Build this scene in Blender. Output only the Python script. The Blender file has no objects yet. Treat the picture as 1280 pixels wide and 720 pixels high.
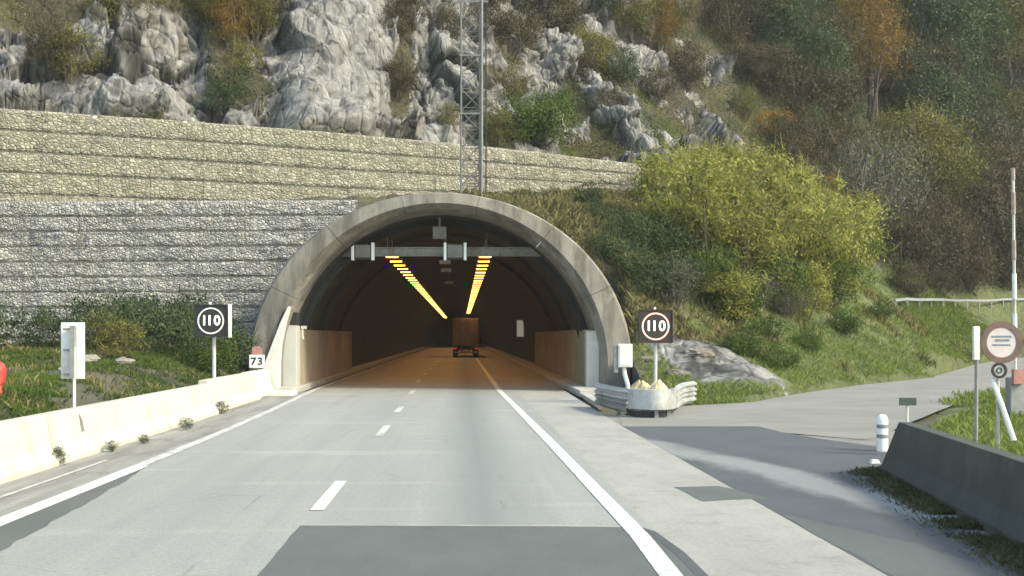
import bpy, math, random
import numpy as np
from mathutils import Vector, Matrix

random.seed(7)
R = math.radians
sc = bpy.context.scene
COL = sc.collection

# ------------------------------------------------------------------ camera
F, CX, CY, CH = 1550.0, 577.0, 420.0, 2.1
cam = bpy.data.cameras.new('camera'); camo = bpy.data.objects.new('camera', cam); COL.objects.link(camo)
camo.location = (0, 0, CH); camo.rotation_euler = (R(90), 0, 0)
cam.sensor_width = 36; cam.lens = F / 1280 * 36
cam.shift_x = (640 - CX) / 1280; cam.shift_y = (CY - 360) / 1280
cam.clip_start = 0.1; cam.clip_end = 3000
sc.camera = camo

def P(px, py, Y):                      # world point at depth Y for a spot measured in the photograph
    return ((px - CX) / F * Y, Y, CH + (CY - py) / F * Y)

# ------------------------------------------------------------------ numpy noise
_rng = np.random.RandomState(11)
_perm = _rng.permutation(256); _perm = np.concatenate([_perm, _perm, _perm])
_grad = _rng.normal(size=(256, 3)); _grad /= np.linalg.norm(_grad, axis=1)[:, None]

def perlin(p):
    p = np.asarray(p, float); i = np.floor(p).astype(int); f = p - i
    u = f * f * f * (f * (f * 6 - 15) + 10); i &= 255
    out = 0
    for dx in (0, 1):
        for dy in (0, 1):
            for dz in (0, 1):
                h = _perm[_perm[_perm[i[:, 0] + dx] + i[:, 1] + dy] + i[:, 2] + dz]
                g = _grad[h]
                d = g[:, 0] * (f[:, 0] - dx) + g[:, 1] * (f[:, 1] - dy) + g[:, 2] * (f[:, 2] - dz)
                w = (u[:, 0] if dx else 1 - u[:, 0]) * (u[:, 1] if dy else 1 - u[:, 1]) * (u[:, 2] if dz else 1 - u[:, 2])
                out = out + d * w
    return out * 1.6

def fbm(p, s, n=4):
    a, t = 1.0, 0
    for k in range(n):
        t = t + a * perlin(np.asarray(p) * s + 17.3 * k); a *= .5; s *= 2.03
    return t

def worley(p, facet=False):                          # distances to the two nearest cell points and the nearest cell's random number
    p = np.asarray(p, float); b = np.floor(p).astype(int)
    f1 = np.full(len(p), 9.0); f2 = f1.copy(); idr = np.zeros(len(p)); tilt = np.zeros(len(p))
    for dx in (-1, 0, 1):
        for dy in (-1, 0, 1):
            for dz in (-1, 0, 1):
                c = b + (dx, dy, dz); q = c & 255
                h = _perm[_perm[_perm[q[:, 0]] + q[:, 1]] + q[:, 2]]
                pt = c + .5 + .42 * _grad[h] * 1.2
                d = np.linalg.norm(p - pt, axis=1)
                near = d < f1
                f2 = np.where(near, f1, np.minimum(f2, d)); idr = np.where(near, h / 255.0, idr); tilt = np.where(near, ((p - pt) * _grad[(h + 91) & 255]).sum(1), tilt); f1 = np.where(near, d, f1)
    return (f1, f2, idr, tilt) if facet else (f1, f2, idr)

def sstep(a, b, x):
    t = np.clip((x - a) / (b - a), 0, 1); return t * t * (3 - 2 * t)

# ------------------------------------------------------------------ materials
def L(h):
    h = h.lstrip('#'); c = [int(h[i:i + 2], 16) / 255 for i in (0, 2, 4)]
    return tuple(((x / 12.92) if x <= .04045 else ((x + .055) / 1.055) ** 2.4) for x in c) + (1,)

class NT:
    def __init__(s, name):
        s.m = bpy.data.materials.new(name); s.m.use_nodes = True; s.t = s.m.node_tree
        s.b = s.t.nodes['Principled BSDF']; s.out = s.t.nodes['Material Output']
        s.tc = s.t.nodes.new('ShaderNodeTexCoord')
    def n(s, kind, **kw):
        x = s.t.nodes.new('ShaderNode' + kind)
        for k, v in kw.items():
            if hasattr(x, k) and k not in ('Scale',): setattr(x, k, v)
            else: x.inputs[k].default_value = v
        return x
    def l(s, a, b): s.t.links.new(a, b); return s
    def coord(s, scale=(1, 1, 1), rot=(0, 0, 0), src='Object'):
        m = s.n('Mapping'); m.inputs['Scale'].default_value = scale; m.inputs['Rotation'].default_value = rot
        s.l(s.tc.outputs[src], m.inputs[0]); return m.outputs[0]
    def noise(s, sc_, det=4, rough=.6, vec=None):
        x = s.n('TexNoise'); x.inputs['Scale'].default_value = sc_; x.inputs['Detail'].default_value = det; x.inputs['Roughness'].default_value = rough
        s.l(vec if vec is not None else s.tc.outputs['Object'], x.inputs['Vector']); return x.outputs['Fac']
    def ramp(s, fac, stops):
        r = s.n('ValToRGB'); e = r.color_ramp.elements
        while len(e) < len(stops): e.new(.5)
        for el, (p, c) in zip(e, stops): el.position = p; el.color = c if len(c) == 4 else tuple(c) + (1,)
        s.l(fac, r.inputs[0]); return r.outputs[0]
    def mix(s, fac, a, b, mode='MIX'):
        x = s.n('MixRGB'); x.blend_type = mode
        for v, i in ((fac, 0), (a, 1), (b, 2)):
            if isinstance(v, (int, float)): x.inputs[i].default_value = v
            elif isinstance(v, tuple): x.inputs[i].default_value = v if len(v) == 4 else v + (1,)
            else: s.l(v, x.inputs[i])
        return x.outputs[0]
    def bump(s, h, strength=.5, dist=.05):
        b = s.n('Bump'); b.inputs['Strength'].default_value = strength; b.inputs['Distance'].default_value = dist
        s.l(h, b.inputs['Height']); s.l(b.outputs[0], s.b.inputs['Normal'])
    def base(s, c, rough=.85, metal=0):
        if isinstance(c, tuple): s.b.inputs['Base Color'].default_value = c if len(c) == 4 else c + (1,)
        else: s.l(c, s.b.inputs['Base Color'])
        s.b.inputs['Roughness'].default_value = rough; s.b.inputs['Metallic'].default_value = metal
        return s.m

def g(v): return (v, v, v, 1)

def two_tone(name, a, b, scale=3, rough=.85, metal=0, bump=.2, bscale=40, dirt=None, dscale=1.2):
    t = NT(name)
    c = t.ramp(t.noise(scale, 5, .65), [(.3, a), (.7, b)])
    if dirt: c = t.mix(t.ramp(t.noise(dscale, 6, .7), [(.5, g(0)), (.68, g(1))]), c, dirt)
    if bump: t.bump(t.noise(bscale, 3), bump, .01)
    return t.base(c, rough, metal)

M = {}
# --- road
t = NT('worn_road')
lng = t.coord((1.1, .05, 1)); big = t.coord((.35, .09, 1))
c = t.ramp(t.noise(1, 4, .6, big), [(.3, (.3, .3, .28)), (.7, (.37, .37, .345))])
c = t.mix(t.ramp(t.noise(1, 4, .65, lng), [(.44, g(0)), (.66, g(.55))]), c, (.25, .252, .24, 1))
c = t.mix(t.ramp(t.noise(.5, 6, .75, t.coord((1, .45, 1))), [(.6, g(0)), (.72, g(.45))]), c, (.2, .2, .19, 1))
c = t.mix(t.ramp(t.noise(55, 2, .7), [(.35, g(.0)), (.7, g(.45))]), c, (.17, .17, .165, 1))
c = t.mix(t.ramp(t.noise(22, 3, .8), [(.5, g(0)), (.62, g(.55))]), c, (.16, .16, .15, 1))
c = t.mix(t.ramp(t.noise(3, 6, .85), [(.56, g(0)), (.68, g(.4))]), c, (.19, .185, .17, 1))
c = t.mix(t.ramp(t.noise(7, 5, .8), [(.42, g(0)), (.7, g(.3))]), c, (.2, .198, .185, 1))
c = t.mix(t.ramp(t.noise(1, 5, .7, t.coord((3.2, .09, 1))), [(.5, g(0)), (.7, g(.45))]), c, (.235, .232, .215, 1))
c = t.mix(t.ramp(t.noise(1, 5, .7, t.coord((.12, .7, 1))), [(.55, g(0)), (.7, g(.4))]), c, (.42, .42, .395, 1))
# oil track down the middle of the right lane
sx = t.n('SeparateXYZ'); t.l(t.tc.outputs['Object'], sx.inputs[0])
dm = t.n('Math', operation='ABSOLUTE'); ds = t.n('Math', operation='SUBTRACT'); ds.inputs[1].default_value = .27
t.l(sx.outputs[0], ds.inputs[0]); t.l(ds.outputs[0], dm.inputs[0])
c = t.mix(t.ramp(dm.outputs[0], [(.0, g(.85)), (.85, g(0))]), c, (.17, .18, .174, 1))
vc = t.n('TexVoronoi', feature='DISTANCE_TO_EDGE'); vc.inputs['Scale'].default_value = .42; wv = t.mix(.35, t.tc.outputs['Object'], t.n('TexNoise', Scale=1.5, Detail=5).outputs['Color'], 'ADD'); t.l(wv, vc.inputs['Vector'])
ck = t.mix(1.0, t.ramp(vc.outputs['Distance'], [(.0, g(.5)), (.01, g(0))]), t.ramp(t.noise(.25, 3), [(.5, g(0)), (.6, g(1))]), 'MULTIPLY')
c = t.mix(ck, c, (.11, .11, .105, 1))
t.bump(t.noise(70, 3), .35, .01)
M['road'] = t.base(c, .8)
t = NT('shoulder_concrete')
c = t.ramp(t.noise(.9, 6, .7, t.coord((1, .35, 1))), [(.3, (.27, .262, .235)), (.7, (.36, .35, .315))])
c = t.mix(t.ramp(t.noise(1.6, 6, .8), [(.52, g(0)), (.66, g(.55))]), c, (.19, .178, .155, 1))
c = t.mix(t.ramp(t.noise(20, 3, .8), [(.5, g(0)), (.65, g(.45))]), c, (.17, .162, .145, 1))
t.bump(t.noise(60, 3), .35, .01)
M['shoulder'] = t.base(c, .85)
def asphalt(name, a, b, dust=False):
    t = NT(name)
    c = t.ramp(t.noise(.8, 6, .7, t.coord((1, .5, 1))), [(.3, a), (.7, b)])
    c = t.mix(t.ramp(t.noise(90, 2, .7), [(.4, g(0)), (.75, g(.3))]), c, tuple(min(1, 1.7 * x) for x in b[:3]) + (1,))
    if dust:                                              # pale dust washed across the apron in one streak
        sp_ = t.n('SeparateXYZ'); t.l(t.coord((1, 1, 1), (0, 0, math.atan2(2.3, 10.6) * -1)), sp_.inputs[0])
        ca, sa = math.cos(-math.atan2(2.3, 10.6)), math.sin(-math.atan2(2.3, 10.6)); x0_ = 5.25 * ca - 16.8 * sa
        s1 = t.n('Math', operation='SUBTRACT'); t.l(sp_.outputs[0], s1.inputs[0]); s1.inputs[1].default_value = x0_
        nz = t.n('MapRange'); t.l(t.noise(.55, 6, .72, t.coord((1.2, .5, 1))), nz.inputs[0]); nz.inputs[3].default_value = -.95; nz.inputs[4].default_value = .95
        s2 = t.n('Math', operation='ADD'); t.l(s1.outputs[0], s2.inputs[0]); t.l(nz.outputs[0], s2.inputs[1])
        s3 = t.n('Math', operation='ABSOLUTE'); t.l(s2.outputs[0], s3.inputs[0])
        c = t.mix(t.ramp(s3.outputs[0], [(.2, g(.85)), (.62, g(0))]), c, (.24, .245, .24, 1))
    t.bump(t.noise(90, 3), .5, .01)
    return t.base(c, .82)
M['patch'] = asphalt('grey_asphalt_patch', (.075, .081, .077, 1), (.11, .116, .11, 1))
M['apron'] = asphalt('apron_asphalt', (.055, .06, .064, 1), (.085, .09, .094, 1), True)
M['dust'] = two_tone('dust_streak', (.24, .25, .25, 1), (.33, .335, .33, 1), 2.5, .95)
t = NT('gravel_track')
c = t.ramp(t.noise(.35, 6, .7), [(.3, (.15, .147, .135)), (.7, (.24, .235, .215))])
c = t.mix(t.ramp(t.noise(25, 3, .8), [(.45, g(0)), (.7, g(.5))]), c, (.32, .3, .27, 1))
t.bump(t.noise(30, 4), .5, .03)
M['track'] = t.base(c, .95)
t = NT('left_shoulder')
c = t.ramp(t.noise(1, 6, .7, t.coord((2.6, .12, 1))), [(.3, (.15, .145, .13)), (.52, (.24, .235, .215)), (.72, (.34, .33, .305))])
c = t.mix(t.ramp(t.noise(1.3, 6, .8, t.coord((1, .5, 1))), [(.52, g(0)), (.66, g(.7))]), c, (.1, .095, .08, 1))
t.bump(t.noise(30, 4), .5, .02)
M['lshoulder'] = t.base(c, .95)
t = NT('road_paint')
c = t.ramp(t.noise(9, 6, .75, t.coord((1, .6, 1))), [(.38, (.4, .4, .38)), (.56, (.68, .68, .65))])
M['paint'] = t.base(c, .6)
t = NT('worn_paint')
c = t.ramp(t.noise(5, 6, .8, t.coord((1, .3, 1))), [(.4, (.33, .33, .31)), (.62, (.6, .6, .57))])
M['paint_worn'] = t.base(c, .7)
# --- concrete
def concrete(name, a, b, dirt, amt=.6, vert=True, stain=.5):
    t = NT(name)
    c = t.ramp(t.noise(1.1, 6, .65), [(.3, a), (.7, b)])
    c = t.mix(t.ramp(t.noise(1, 5, .7, t.coord((1.6, 1.6, .22) if vert else (1, 1, 1))), [(stain, g(0)), (stain + .2, g(amt))]), c, dirt)
    c = t.mix(t.ramp(t.noise(14, 5, .7), [(.55, g(0)), (.75, g(.35))]), c, dirt)
    c = t.mix(t.ramp(t.noise(.75, 4, .6), [(.58, g(0)), (.66, g(.5))]), c, tuple(min(.8, 1.25 * k_) for k_ in b[:3]) + (1,))
    t.bump(t.noise(35, 4), .3, .015)
    return t.base(c, .88)
M['ring'] = concrete('portal_concrete', (.16, .152, .13, 1), (.25, .238, .205, 1), (.085, .08, .066, 1), .85, True, .42)
M['barrier'] = concrete('pale_barrier_concrete', (.42, .4, .335, 1), (.5, .48, .41, 1), (.3, .265, .19, 1), .6, True, .52)
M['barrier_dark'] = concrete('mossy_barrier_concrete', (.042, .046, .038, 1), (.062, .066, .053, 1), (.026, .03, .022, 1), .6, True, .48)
M['kerb'] = concrete('kerb_concrete', (.36, .35, .32, 1), (.46, .45, .41, 1), (.25, .23, .2, 1), .5, False, .55)
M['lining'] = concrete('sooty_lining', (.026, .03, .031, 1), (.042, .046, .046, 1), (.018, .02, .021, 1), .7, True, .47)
M['cladding'] = concrete('ochre_cladding', (.27, .235, .17, 1), (.33, .29, .215, 1), (.18, .15, .1, 1), .6, True, .5)
M['white_and_sunlit'] = concrete('white_and_sunlit_concrete', (.52, .51, .47, 1), (.64, .63, .59, 1), (.45, .42, .36, 1), .35, True, .6)  # near-white concrete; on the ring's left foot the white is painted sunlight
M['grey_panel'] = concrete('grey_end_wall', (.38, .375, .355, 1), (.45, .445, .42, 1), (.28, .27, .25, 1), .4, True, .6)
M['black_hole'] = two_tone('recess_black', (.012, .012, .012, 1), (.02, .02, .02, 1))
# --- gabion stones
def gabion(name, cols, scale, gap=.55, moss=None):
    t = NT(name)
    vec = t.coord((1, 1, 1.35))
    # warp the lookup a little so the stones are not round cells
    nz = t.n('TexNoise'); nz.inputs['Scale'].default_value = scale * .8; nz.inputs['Detail'].default_value = 2
    t.l(vec, nz.inputs['Vector'])
    ad = t.mix(.05, vec, nz.outputs['Color'], 'ADD')
    v = t.n('TexVoronoi'); v.inputs['Scale'].default_value = scale; t.l(ad, v.inputs['Vector'])
    e = t.n('TexVoronoi', feature='DISTANCE_TO_EDGE'); e.inputs['Scale'].default_value = scale; t.l(ad, e.inputs['Vector'])
    sep = t.n('SeparateColor'); t.l(v.outputs['Color'], sep.inputs[0])
    n_ = len(cols)
    c = t.ramp(sep.outputs[0], [(i / (n_ - 1), k) for i, k in enumerate(cols)])
    c = t.mix(t.ramp(t.noise(.45, 5, .7), [(.42, g(0)), (.7, g(.45))]), c, moss or (.3, .27, .2, 1))
    c = t.mix(t.ramp(t.noise(40, 3), [(.45, g(0)), (.8, g(.4))]), c, (.18, .165, .13, 1))
    c = t.mix(t.ramp(e.outputs['Distance'], [(.01, g(.9)), (.1, g(0))]), c, tuple(.5 * k_ for k_ in cols[2][:3]) + (1,))
    t.bump(t.ramp(e.outputs['Distance'], [(0, g(0)), (.28, g(1))]), .7, .06)
    return t.base(c, .92)
M['gabion_beige'] = gabion('beige_gabion_stone', [(.155, .15, .11, 1), (.3, .295, .225, 1), (.2, .19, .15, 1), (.4, .39, .315, 1), (.25, .22, .18, 1), (.34, .335, .27, 1)], 4.6, moss=(.26, .245, .165, 1))
M['gabion_grey'] = gabion('grey_gabion_stone', [(.19, .19, .18, 1), (.4, .395, .38, 1), (.26, .255, .24, 1), (.5, .495, .47, 1), (.33, .32, .29, 1), (.44, .435, .41, 1)], 6.5, moss=(.22, .205, .17, 1))
M['wire'] = two_tone('mesh_wire', (.09, .085, .07, 1), (.14, .13, .11, 1), 8, .6)
# --- hillside
t = NT('cliff_and_soil')
at = t.n('Attribute', attribute_name='rock')
warp = t.mix(.6, t.tc.outputs['Object'], t.n('TexNoise', Scale=.6).outputs['Color'], 'ADD')
v1 = t.n('TexVoronoi', feature='DISTANCE_TO_EDGE'); v1.inputs['Scale'].default_value = .33
mp = t.n('Mapping'); mp.inputs['Scale'].default_value = (1, 1, .62); mp.inputs['Rotation'].default_value = (.1, .35, .2); t.l(warp, mp.inputs[0]); t.l(mp.outputs[0], v1.inputs['Vector'])
v2 = t.n('TexVoronoi', feature='DISTANCE_TO_EDGE'); v2.inputs['Scale'].default_value = 1.15; t.l(mp.outputs[0], v2.inputs['Vector'])
rc = t.ramp(t.noise(.4, 7, .68, t.coord((1, 1, .45))), [(.3, (.095, .095, .09)), (.45, (.165, .163, .155)), (.7, (.245, .242, .232))])
rc = t.mix(t.ramp(t.noise(1, 6, .7, t.coord((2.2, 2.2, .22), (0, .16, 0))), [(.46, g(0)), (.62, g(.75))]), rc, (.33, .325, .312, 1))
rc = t.mix(t.ramp(t.noise(1, 6, .7, t.coord((1.5, 1.5, .2), (0, .1, 0))), [(.52, g(0)), (.62, g(.8))]), rc, (.055, .056, .054, 1))
rc = t.mix(t.ramp(t.noise(.55, 5, .7), [(.56, g(0)), (.68, g(.5))]), rc, (.2, .165, .135, 1))
rc = t.mix(t.ramp(t.noise(.8, 6, .75), [(.57, g(0)), (.68, g(.7))]), rc, (.12, .125, .075, 1))
cm = t.ramp(t.noise(.5, 4, .7), [(.47, g(0)), (.58, g(1))])
rc = t.mix(t.mix(1.0, t.ramp(v1.outputs['Distance'], [(.0, g(.95)), (.03, g(0))]), cm, 'MULTIPLY'), rc, (.035, .035, .03, 1))
rc = t.mix(t.mix(1.0, t.ramp(v2.outputs['Distance'], [(.0, g(.6)), (.03, g(0))]), t.ramp(t.noise(.8, 4, .7), [(.5, g(0)), (.6, g(1))]), 'MULTIPLY'), rc, (.07, .07, .06, 1))
so = t.ramp(t.noise(.5, 6, .7), [(.32, (.04, .045, .022)), (.5, (.065, .062, .034)), (.7, (.095, .083, .052))])
thr = t.n('Math', operation='ADD'); t.l(at.outputs['Fac'], thr.inputs[0])
ns = t.n('MapRange'); ns.inputs[3].default_value = -.35; ns.inputs[4].default_value = .35; t.l(t.noise(1.3, 6, .75), ns.inputs[0]); t.l(ns.outputs[0], thr.inputs[1])
fs_ = t.n('Attribute', attribute_name='fissure'); rc = t.mix(fs_.outputs['Fac'], rc, (.03, .03, .026, 1))
tf = t.n('Attribute', attribute_name='turf')
so = t.mix(tf.outputs['Fac'], so, t.ramp(t.noise(.7, 5, .7), [(.3, (.065, .085, .028)), (.7, (.12, .13, .05))]))
cc = t.mix(t.ramp(thr.outputs[0], [(.45, g(0)), (.55, g(1))]), so, rc)
hh = t.mix(.35, t.noise(1.6, 10, .72, t.coord((1, 1, .7), (.3, .5, 0))), t.ramp(v2.outputs['Distance'], [(0, g(0)), (.12, g(1))]))
t.bump(hh, .85, .3)
M['hill'] = t.base(cc, .93)
M['soil'] = two_tone('verge_soil', (.05, .055, .028, 1), (.1, .09, .055, 1), .8, .95, 0, .5, 12)
# --- leaves
def leafmat(name, cols, trans=.35, rough=.6):
    t = NT(name)
    gi = t.n('NewGeometry'); oi = t.n('ObjectInfo')
    cl = t.noise(.7, 3, .6)
    mx = t.n('Math', operation='MULTIPLY_ADD'); t.l(gi.outputs['Random Per Island'], mx.inputs[0]); mx.inputs[1].default_value = .38
    mr = t.n('MapRange'); t.l(cl, mr.inputs[0]); mr.inputs[1].default_value = .3; mr.inputs[2].default_value = .7; mr.inputs[4].default_value = .62
    t.l(mr.outputs[0], mx.inputs[2])
    n_ = len(cols)
    c = t.ramp(mx.outputs[0], [(i / (n_ - 1), k) for i, k in enumerate(cols)])
    hs = t.n('HueSaturation'); t.l(c, hs.inputs['Color'])
    vr = t.n('MapRange'); t.l(oi.outputs['Random'], vr.inputs[0]); vr.inputs[3].default_value = .78; vr.inputs[4].default_value = 1.22; t.l(vr.outputs[0], hs.inputs['Value'])
    m = t.base(hs.outputs[0], rough); t.b.inputs['Specular IOR Level'].default_value = .15
    tr = t.n('BsdfTranslucent'); t.l(hs.outputs[0], tr.inputs[0])
    ms = t.n('MixShader'); ms.inputs[0].default_value = trans
    t.l(t.b.outputs[0], ms.inputs[1]); t.l(tr.outputs[0], ms.inputs[2]); t.l(ms.outputs[0], t.out.inputs[0])
    return m
LM = {
    'lime': leafmat('lime_leaves', [(.1, .12, .03, 1), (.19, .205, .05, 1), (.28, .28, .07, 1), (.39, .36, .1, 1)], .4),
    'ochre': leafmat('yellow_ochre_leaves', [(.1, .09, .03, 1), (.18, .155, .045, 1), (.27, .22, .055, 1), (.38, .29, .07, 1)], .4),
    'dark': leafmat('dark_green_leaves', [(.03, .045, .02, 1), (.045, .068, .028, 1), (.065, .09, .036, 1), (.1, .12, .055, 1)], .25, .45),
    'green': leafmat('green_leaves', [(.03, .055, .015, 1), (.06, .1, .022, 1), (.1, .14, .03, 1), (.14, .16, .05, 1)], .35),
    'olive': leafmat('olive_leaves', [(.07, .075, .025, 1), (.115, .115, .035, 1), (.165, .155, .045, 1), (.21, .18, .055, 1)], .3),
    'brown': leafmat('brown_leaves', [(.038, .036, .022, 1), (.062, .055, .032, 1), (.09, .075, .042, 1), (.115, .095, .055, 1)], .25),
    'rust': leafmat('rust_leaves', [(.08, .055, .018, 1), (.15, .1, .028, 1), (.22, .14, .035, 1), (.26, .18, .06, 1)], .35),
    'orange': leafmat('orange_leaves', [(.16, .1, .02, 1), (.28, .16, .025, 1), (.38, .22, .035, 1), (.42, .27, .06, 1)], .4),
    'grey': leafmat('grey_twig_leaves', [(.06, .062, .042, 1), (.1, .1, .07, 1), (.14, .138, .1, 1), (.2, .19, .15, 1)], .2),
    'weedy': leafmat('weed_leaves', [(.07, .085, .04, 1), (.1, .115, .055, 1), (.14, .145, .075, 1), (.18, .175, .1, 1)], .3),
    'grass': leafmat('grass_blades', [(.09, .13, .03, 1), (.13, .18, .04, 1), (.18, .22, .055, 1), (.24, .25, .09, 1)], .45),
    'drygrass': leafmat('dry_grass_blades', [(.08, .085, .03, 1), (.14, .13, .05, 1), (.2, .175, .08, 1), (.28, .24, .12, 1)], .3),
}
M['bark'] = two_tone('bark', (.06, .05, .038, 1), (.13, .115, .09, 1), 6, .95, 0, .6, 20)
M['bark_pale'] = two_tone('pale_bark', (.16, .15, .125, 1), (.26, .245, .21, 1), 6, .95, 0, .6, 20)
# --- objects
M['galv'] = two_tone('galvanised_steel', (.36, .37, .37, 1), (.5, .51, .51, 1), 5, .5, .35, .1, 30, (.24, .23, .2, 1))
M['galv_dull'] = two_tone('weathered_steel', (.2, .205, .2, 1), (.32, .32, .31, 1), 5, .6, .3, .1, 30, (.16, .13, .1, 1))
M['mast_steel'] = two_tone('mast_steel', (.13, .135, .13, 1), (.2, .2, .195, 1), 5, .6, .2, .1, 30)
M['white'] = two_tone('white_paint', (.7, .7, .67, 1), (.8, .8, .77, 1), 4, .5, 0, .05, 30, (.5, .48, .42, 1))
M['white_dirty'] = two_tone('dirty_white_paint', (.42, .42, .38, 1), (.6, .59, .54, 1), 7, .6, 0, .1, 30, (.25, .23, .18, 1))
M['black'] = two_tone('matt_black_paint', (.012, .012, .013, 1), (.022, .022, .022, 1), 4, .55)
M['brownblack'] = two_tone('dark_brown_housing', (.022, .015, .012, 1), (.034, .022, .018, 1), 4, .5)
M['red'] = two_tone('red_paint', (.45, .03, .025, 1), (.6, .05, .04, 1), 6, .5, 0, .05, 30, (.5, .2, .17, 1))
M['boom_band'] = two_tone('boom_band', (.22, .17, .14, 1), (.36, .31, .27, 1), 9, .7)
M['red_faded'] = two_tone('faded_red_paint', (.3, .13, .11, 1), (.45, .23, .2, 1), 9, .7, 0, .05, 30, (.5, .45, .4, 1))
M['brown_rim'] = two_tone('faded_maroon_rim', (.1, .06, .05, 1), (.17, .105, .085, 1), 5, .6)
M['pinkwhite'] = two_tone('pinkish_white_face', (.5, .43, .42, 1), (.58, .52, .51, 1), 5, .6)
M['bluegrey'] = two_tone('faded_blue_lettering', (.12, .16, .21, 1), (.2, .24, .28, 1), 15, .7)
M['band'] = two_tone('grey_reflective_band', (.16, .17, .17, 1), (.24, .25, .25, 1), 8, .4)
M['greenblack'] = two_tone('dark_green_plate', (.03, .045, .035, 1), (.05, .07, .055, 1), 6, .5)
M['yellow'] = two_tone('dirty_yellow_sheet', (.5, .4, .14, 1), (.66, .6, .42, 1), 7, .7, 0, .3, 20, (.3, .22, .1, 1))
M['truckbox'] = two_tone('brown_truck_box', (.16, .12, .085, 1), (.22, .165, .12, 1), 2, .6, 0, .05, 20, (.12, .09, .07, 1))
M['rubber'] = two_tone('rubber', (.015, .015, .015, 1), (.03, .03, .03, 1), 8, .8)

def emit(name, col, s):
    t = NT(name); t.base(tuple(col), .5)
    t.b.inputs['Emission Color'].default_value = col; t.b.inputs['Emission Strength'].default_value = s; return t.m
M['sodium'] = emit('sodium_lens', (1, .42, .085, 1), 4)
M['redlens'] = emit('lit_tail_lens', (1, .06, .03, 1), .07)
M['led_white'] = emit('white_led', (1, 1, .97, 1), .75)
M['led_dim'] = emit('dim_led', (.75, .74, .7, 1), .1)
M['led_red'] = emit('pinkish_led', (1, .45, .38, 1), .5)
M['sign_lit'] = emit('lit_sign_face', (.75, .85, .8, 1), .07)
M['signal_lit'] = emit('lit_signal_edge', (.8, .85, .9, 1), .06)

# ------------------------------------------------------------------ mesh builder
class MB:
    def __init__(s): s.v = []; s.f = []; s.m = []
    def add(s, vs, fs, mi=0):
        o = len(s.v); s.v += [tuple(x) for x in vs]; s.f += [tuple(i + o for i in q) for q in fs]; s.m += [mi] * len(fs); return s
    def box(s, x0, x1, y0, y1, z0, z1, mi=0):
        v = [(x, y, z) for x in (x0, x1) for y in (y0, y1) for z in (z0, z1)]
        return s.add(v, [(0, 1, 3, 2), (4, 6, 7, 5), (0, 4, 5, 1), (2, 3, 7, 6), (0, 2, 6, 4), (1, 5, 7, 3)], mi)
    def bar(s, a, b, w, h=None, mi=0):                     # square bar between two points
        return s.tube([a, b], [w / 2 * 1.414], 4, mi, ph=math.pi / 4)
    def tube(s, pts, rad, n=8, mi=0, cap=True, ph=0):
        pts = [Vector(p) for p in pts]
        if not hasattr(rad, '__len__'): rad = [rad]
        if len(rad) < len(pts): rad = list(rad) + [rad[-1]] * (len(pts) - len(rad))
        up = Vector((0, 0, 1)); vs = []; fs = []
        prev = None
        for i, p in enumerate(pts):
            d = (pts[min(i + 1, len(pts) - 1)] - pts[max(i - 1, 0)]).normalized()
            if prev is None:
                a = d.cross(up)
                if a.length < 1e-3: a = d.cross(Vector((0, 1, 0)))
            else: a = prev - d * prev.dot(d)
            a.normalize(); prev = a; b = d.cross(a)
            for k in range(n):
                th = 2 * math.pi * k / n + ph
                vs.append(p + (a * math.cos(th) + b * math.sin(th)) * rad[i])
        for i in range(len(pts) - 1):
            for k in range(n):
                k2 = (k + 1) % n; fs.append((i * n + k, i * n + k2, (i + 1) * n + k2, (i + 1) * n + k))
        if cap:
            fs.append(tuple(range(n - 1, -1, -1))); fs.append(tuple((len(pts) - 1) * n + k for k in range(n)))
        return s.add(vs, fs, mi)
    def prism(s, poly, axis, a, b, mi=0):                  # polygon extruded along an axis: poly in the two other axes
        def mk(p, t):
            if axis == 'y': return (p[0], t, p[1])
            if axis == 'x': return (t, p[0], p[1])
            return (p[0], p[1], t)
        n = len(poly); vs = [mk(p, a) for p in poly] + [mk(p, b) for p in poly]
        fs = [tuple(range(n)), tuple(range(2 * n - 1, n - 1, -1))] + [(i, i + n, (i + 1) % n + n, (i + 1) % n) for i in range(n)]
        return s.add(vs, fs, mi)
    def sheet(s, poly, z, mi=0):
        return s.add([(p[0], p[1], z) for p in poly], [tuple(range(len(poly)))], mi)
    def strip(s, la, lb, mi=0):                            # quads between two polylines
        n = len(la); return s.add(list(la) + list(lb), [(i, i + 1, n + i + 1, n + i) for i in range(n - 1)], mi)
    def disc(s, cx, y, cz, r0, r1, n=40, th=.01, mi=0):    # annulus facing -Y
        vs = []
        for yy in (y, y + th):
            for rr in (r0, r1):
                vs += [(cx + rr * math.cos(2 * math.pi * k / n), yy, cz + rr * math.sin(2 * math.pi * k / n)) for k in range(n)]
        fs = []
        for k in range(n):
            j = (k + 1) % n
            fs += [(k, j, n + j, n + k), (n + k, n + j, 3 * n + j, 3 * n + k), (2 * n + k, 3 * n + k, 3 * n + j, 2 * n + j), (k, 2 * n + k, 2 * n + j, j)]
        return s.add(vs, fs, mi)

def link(o, parent=None):
    COL.objects.link(o)
    if parent is not None: o.parent = parent
    return o

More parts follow.
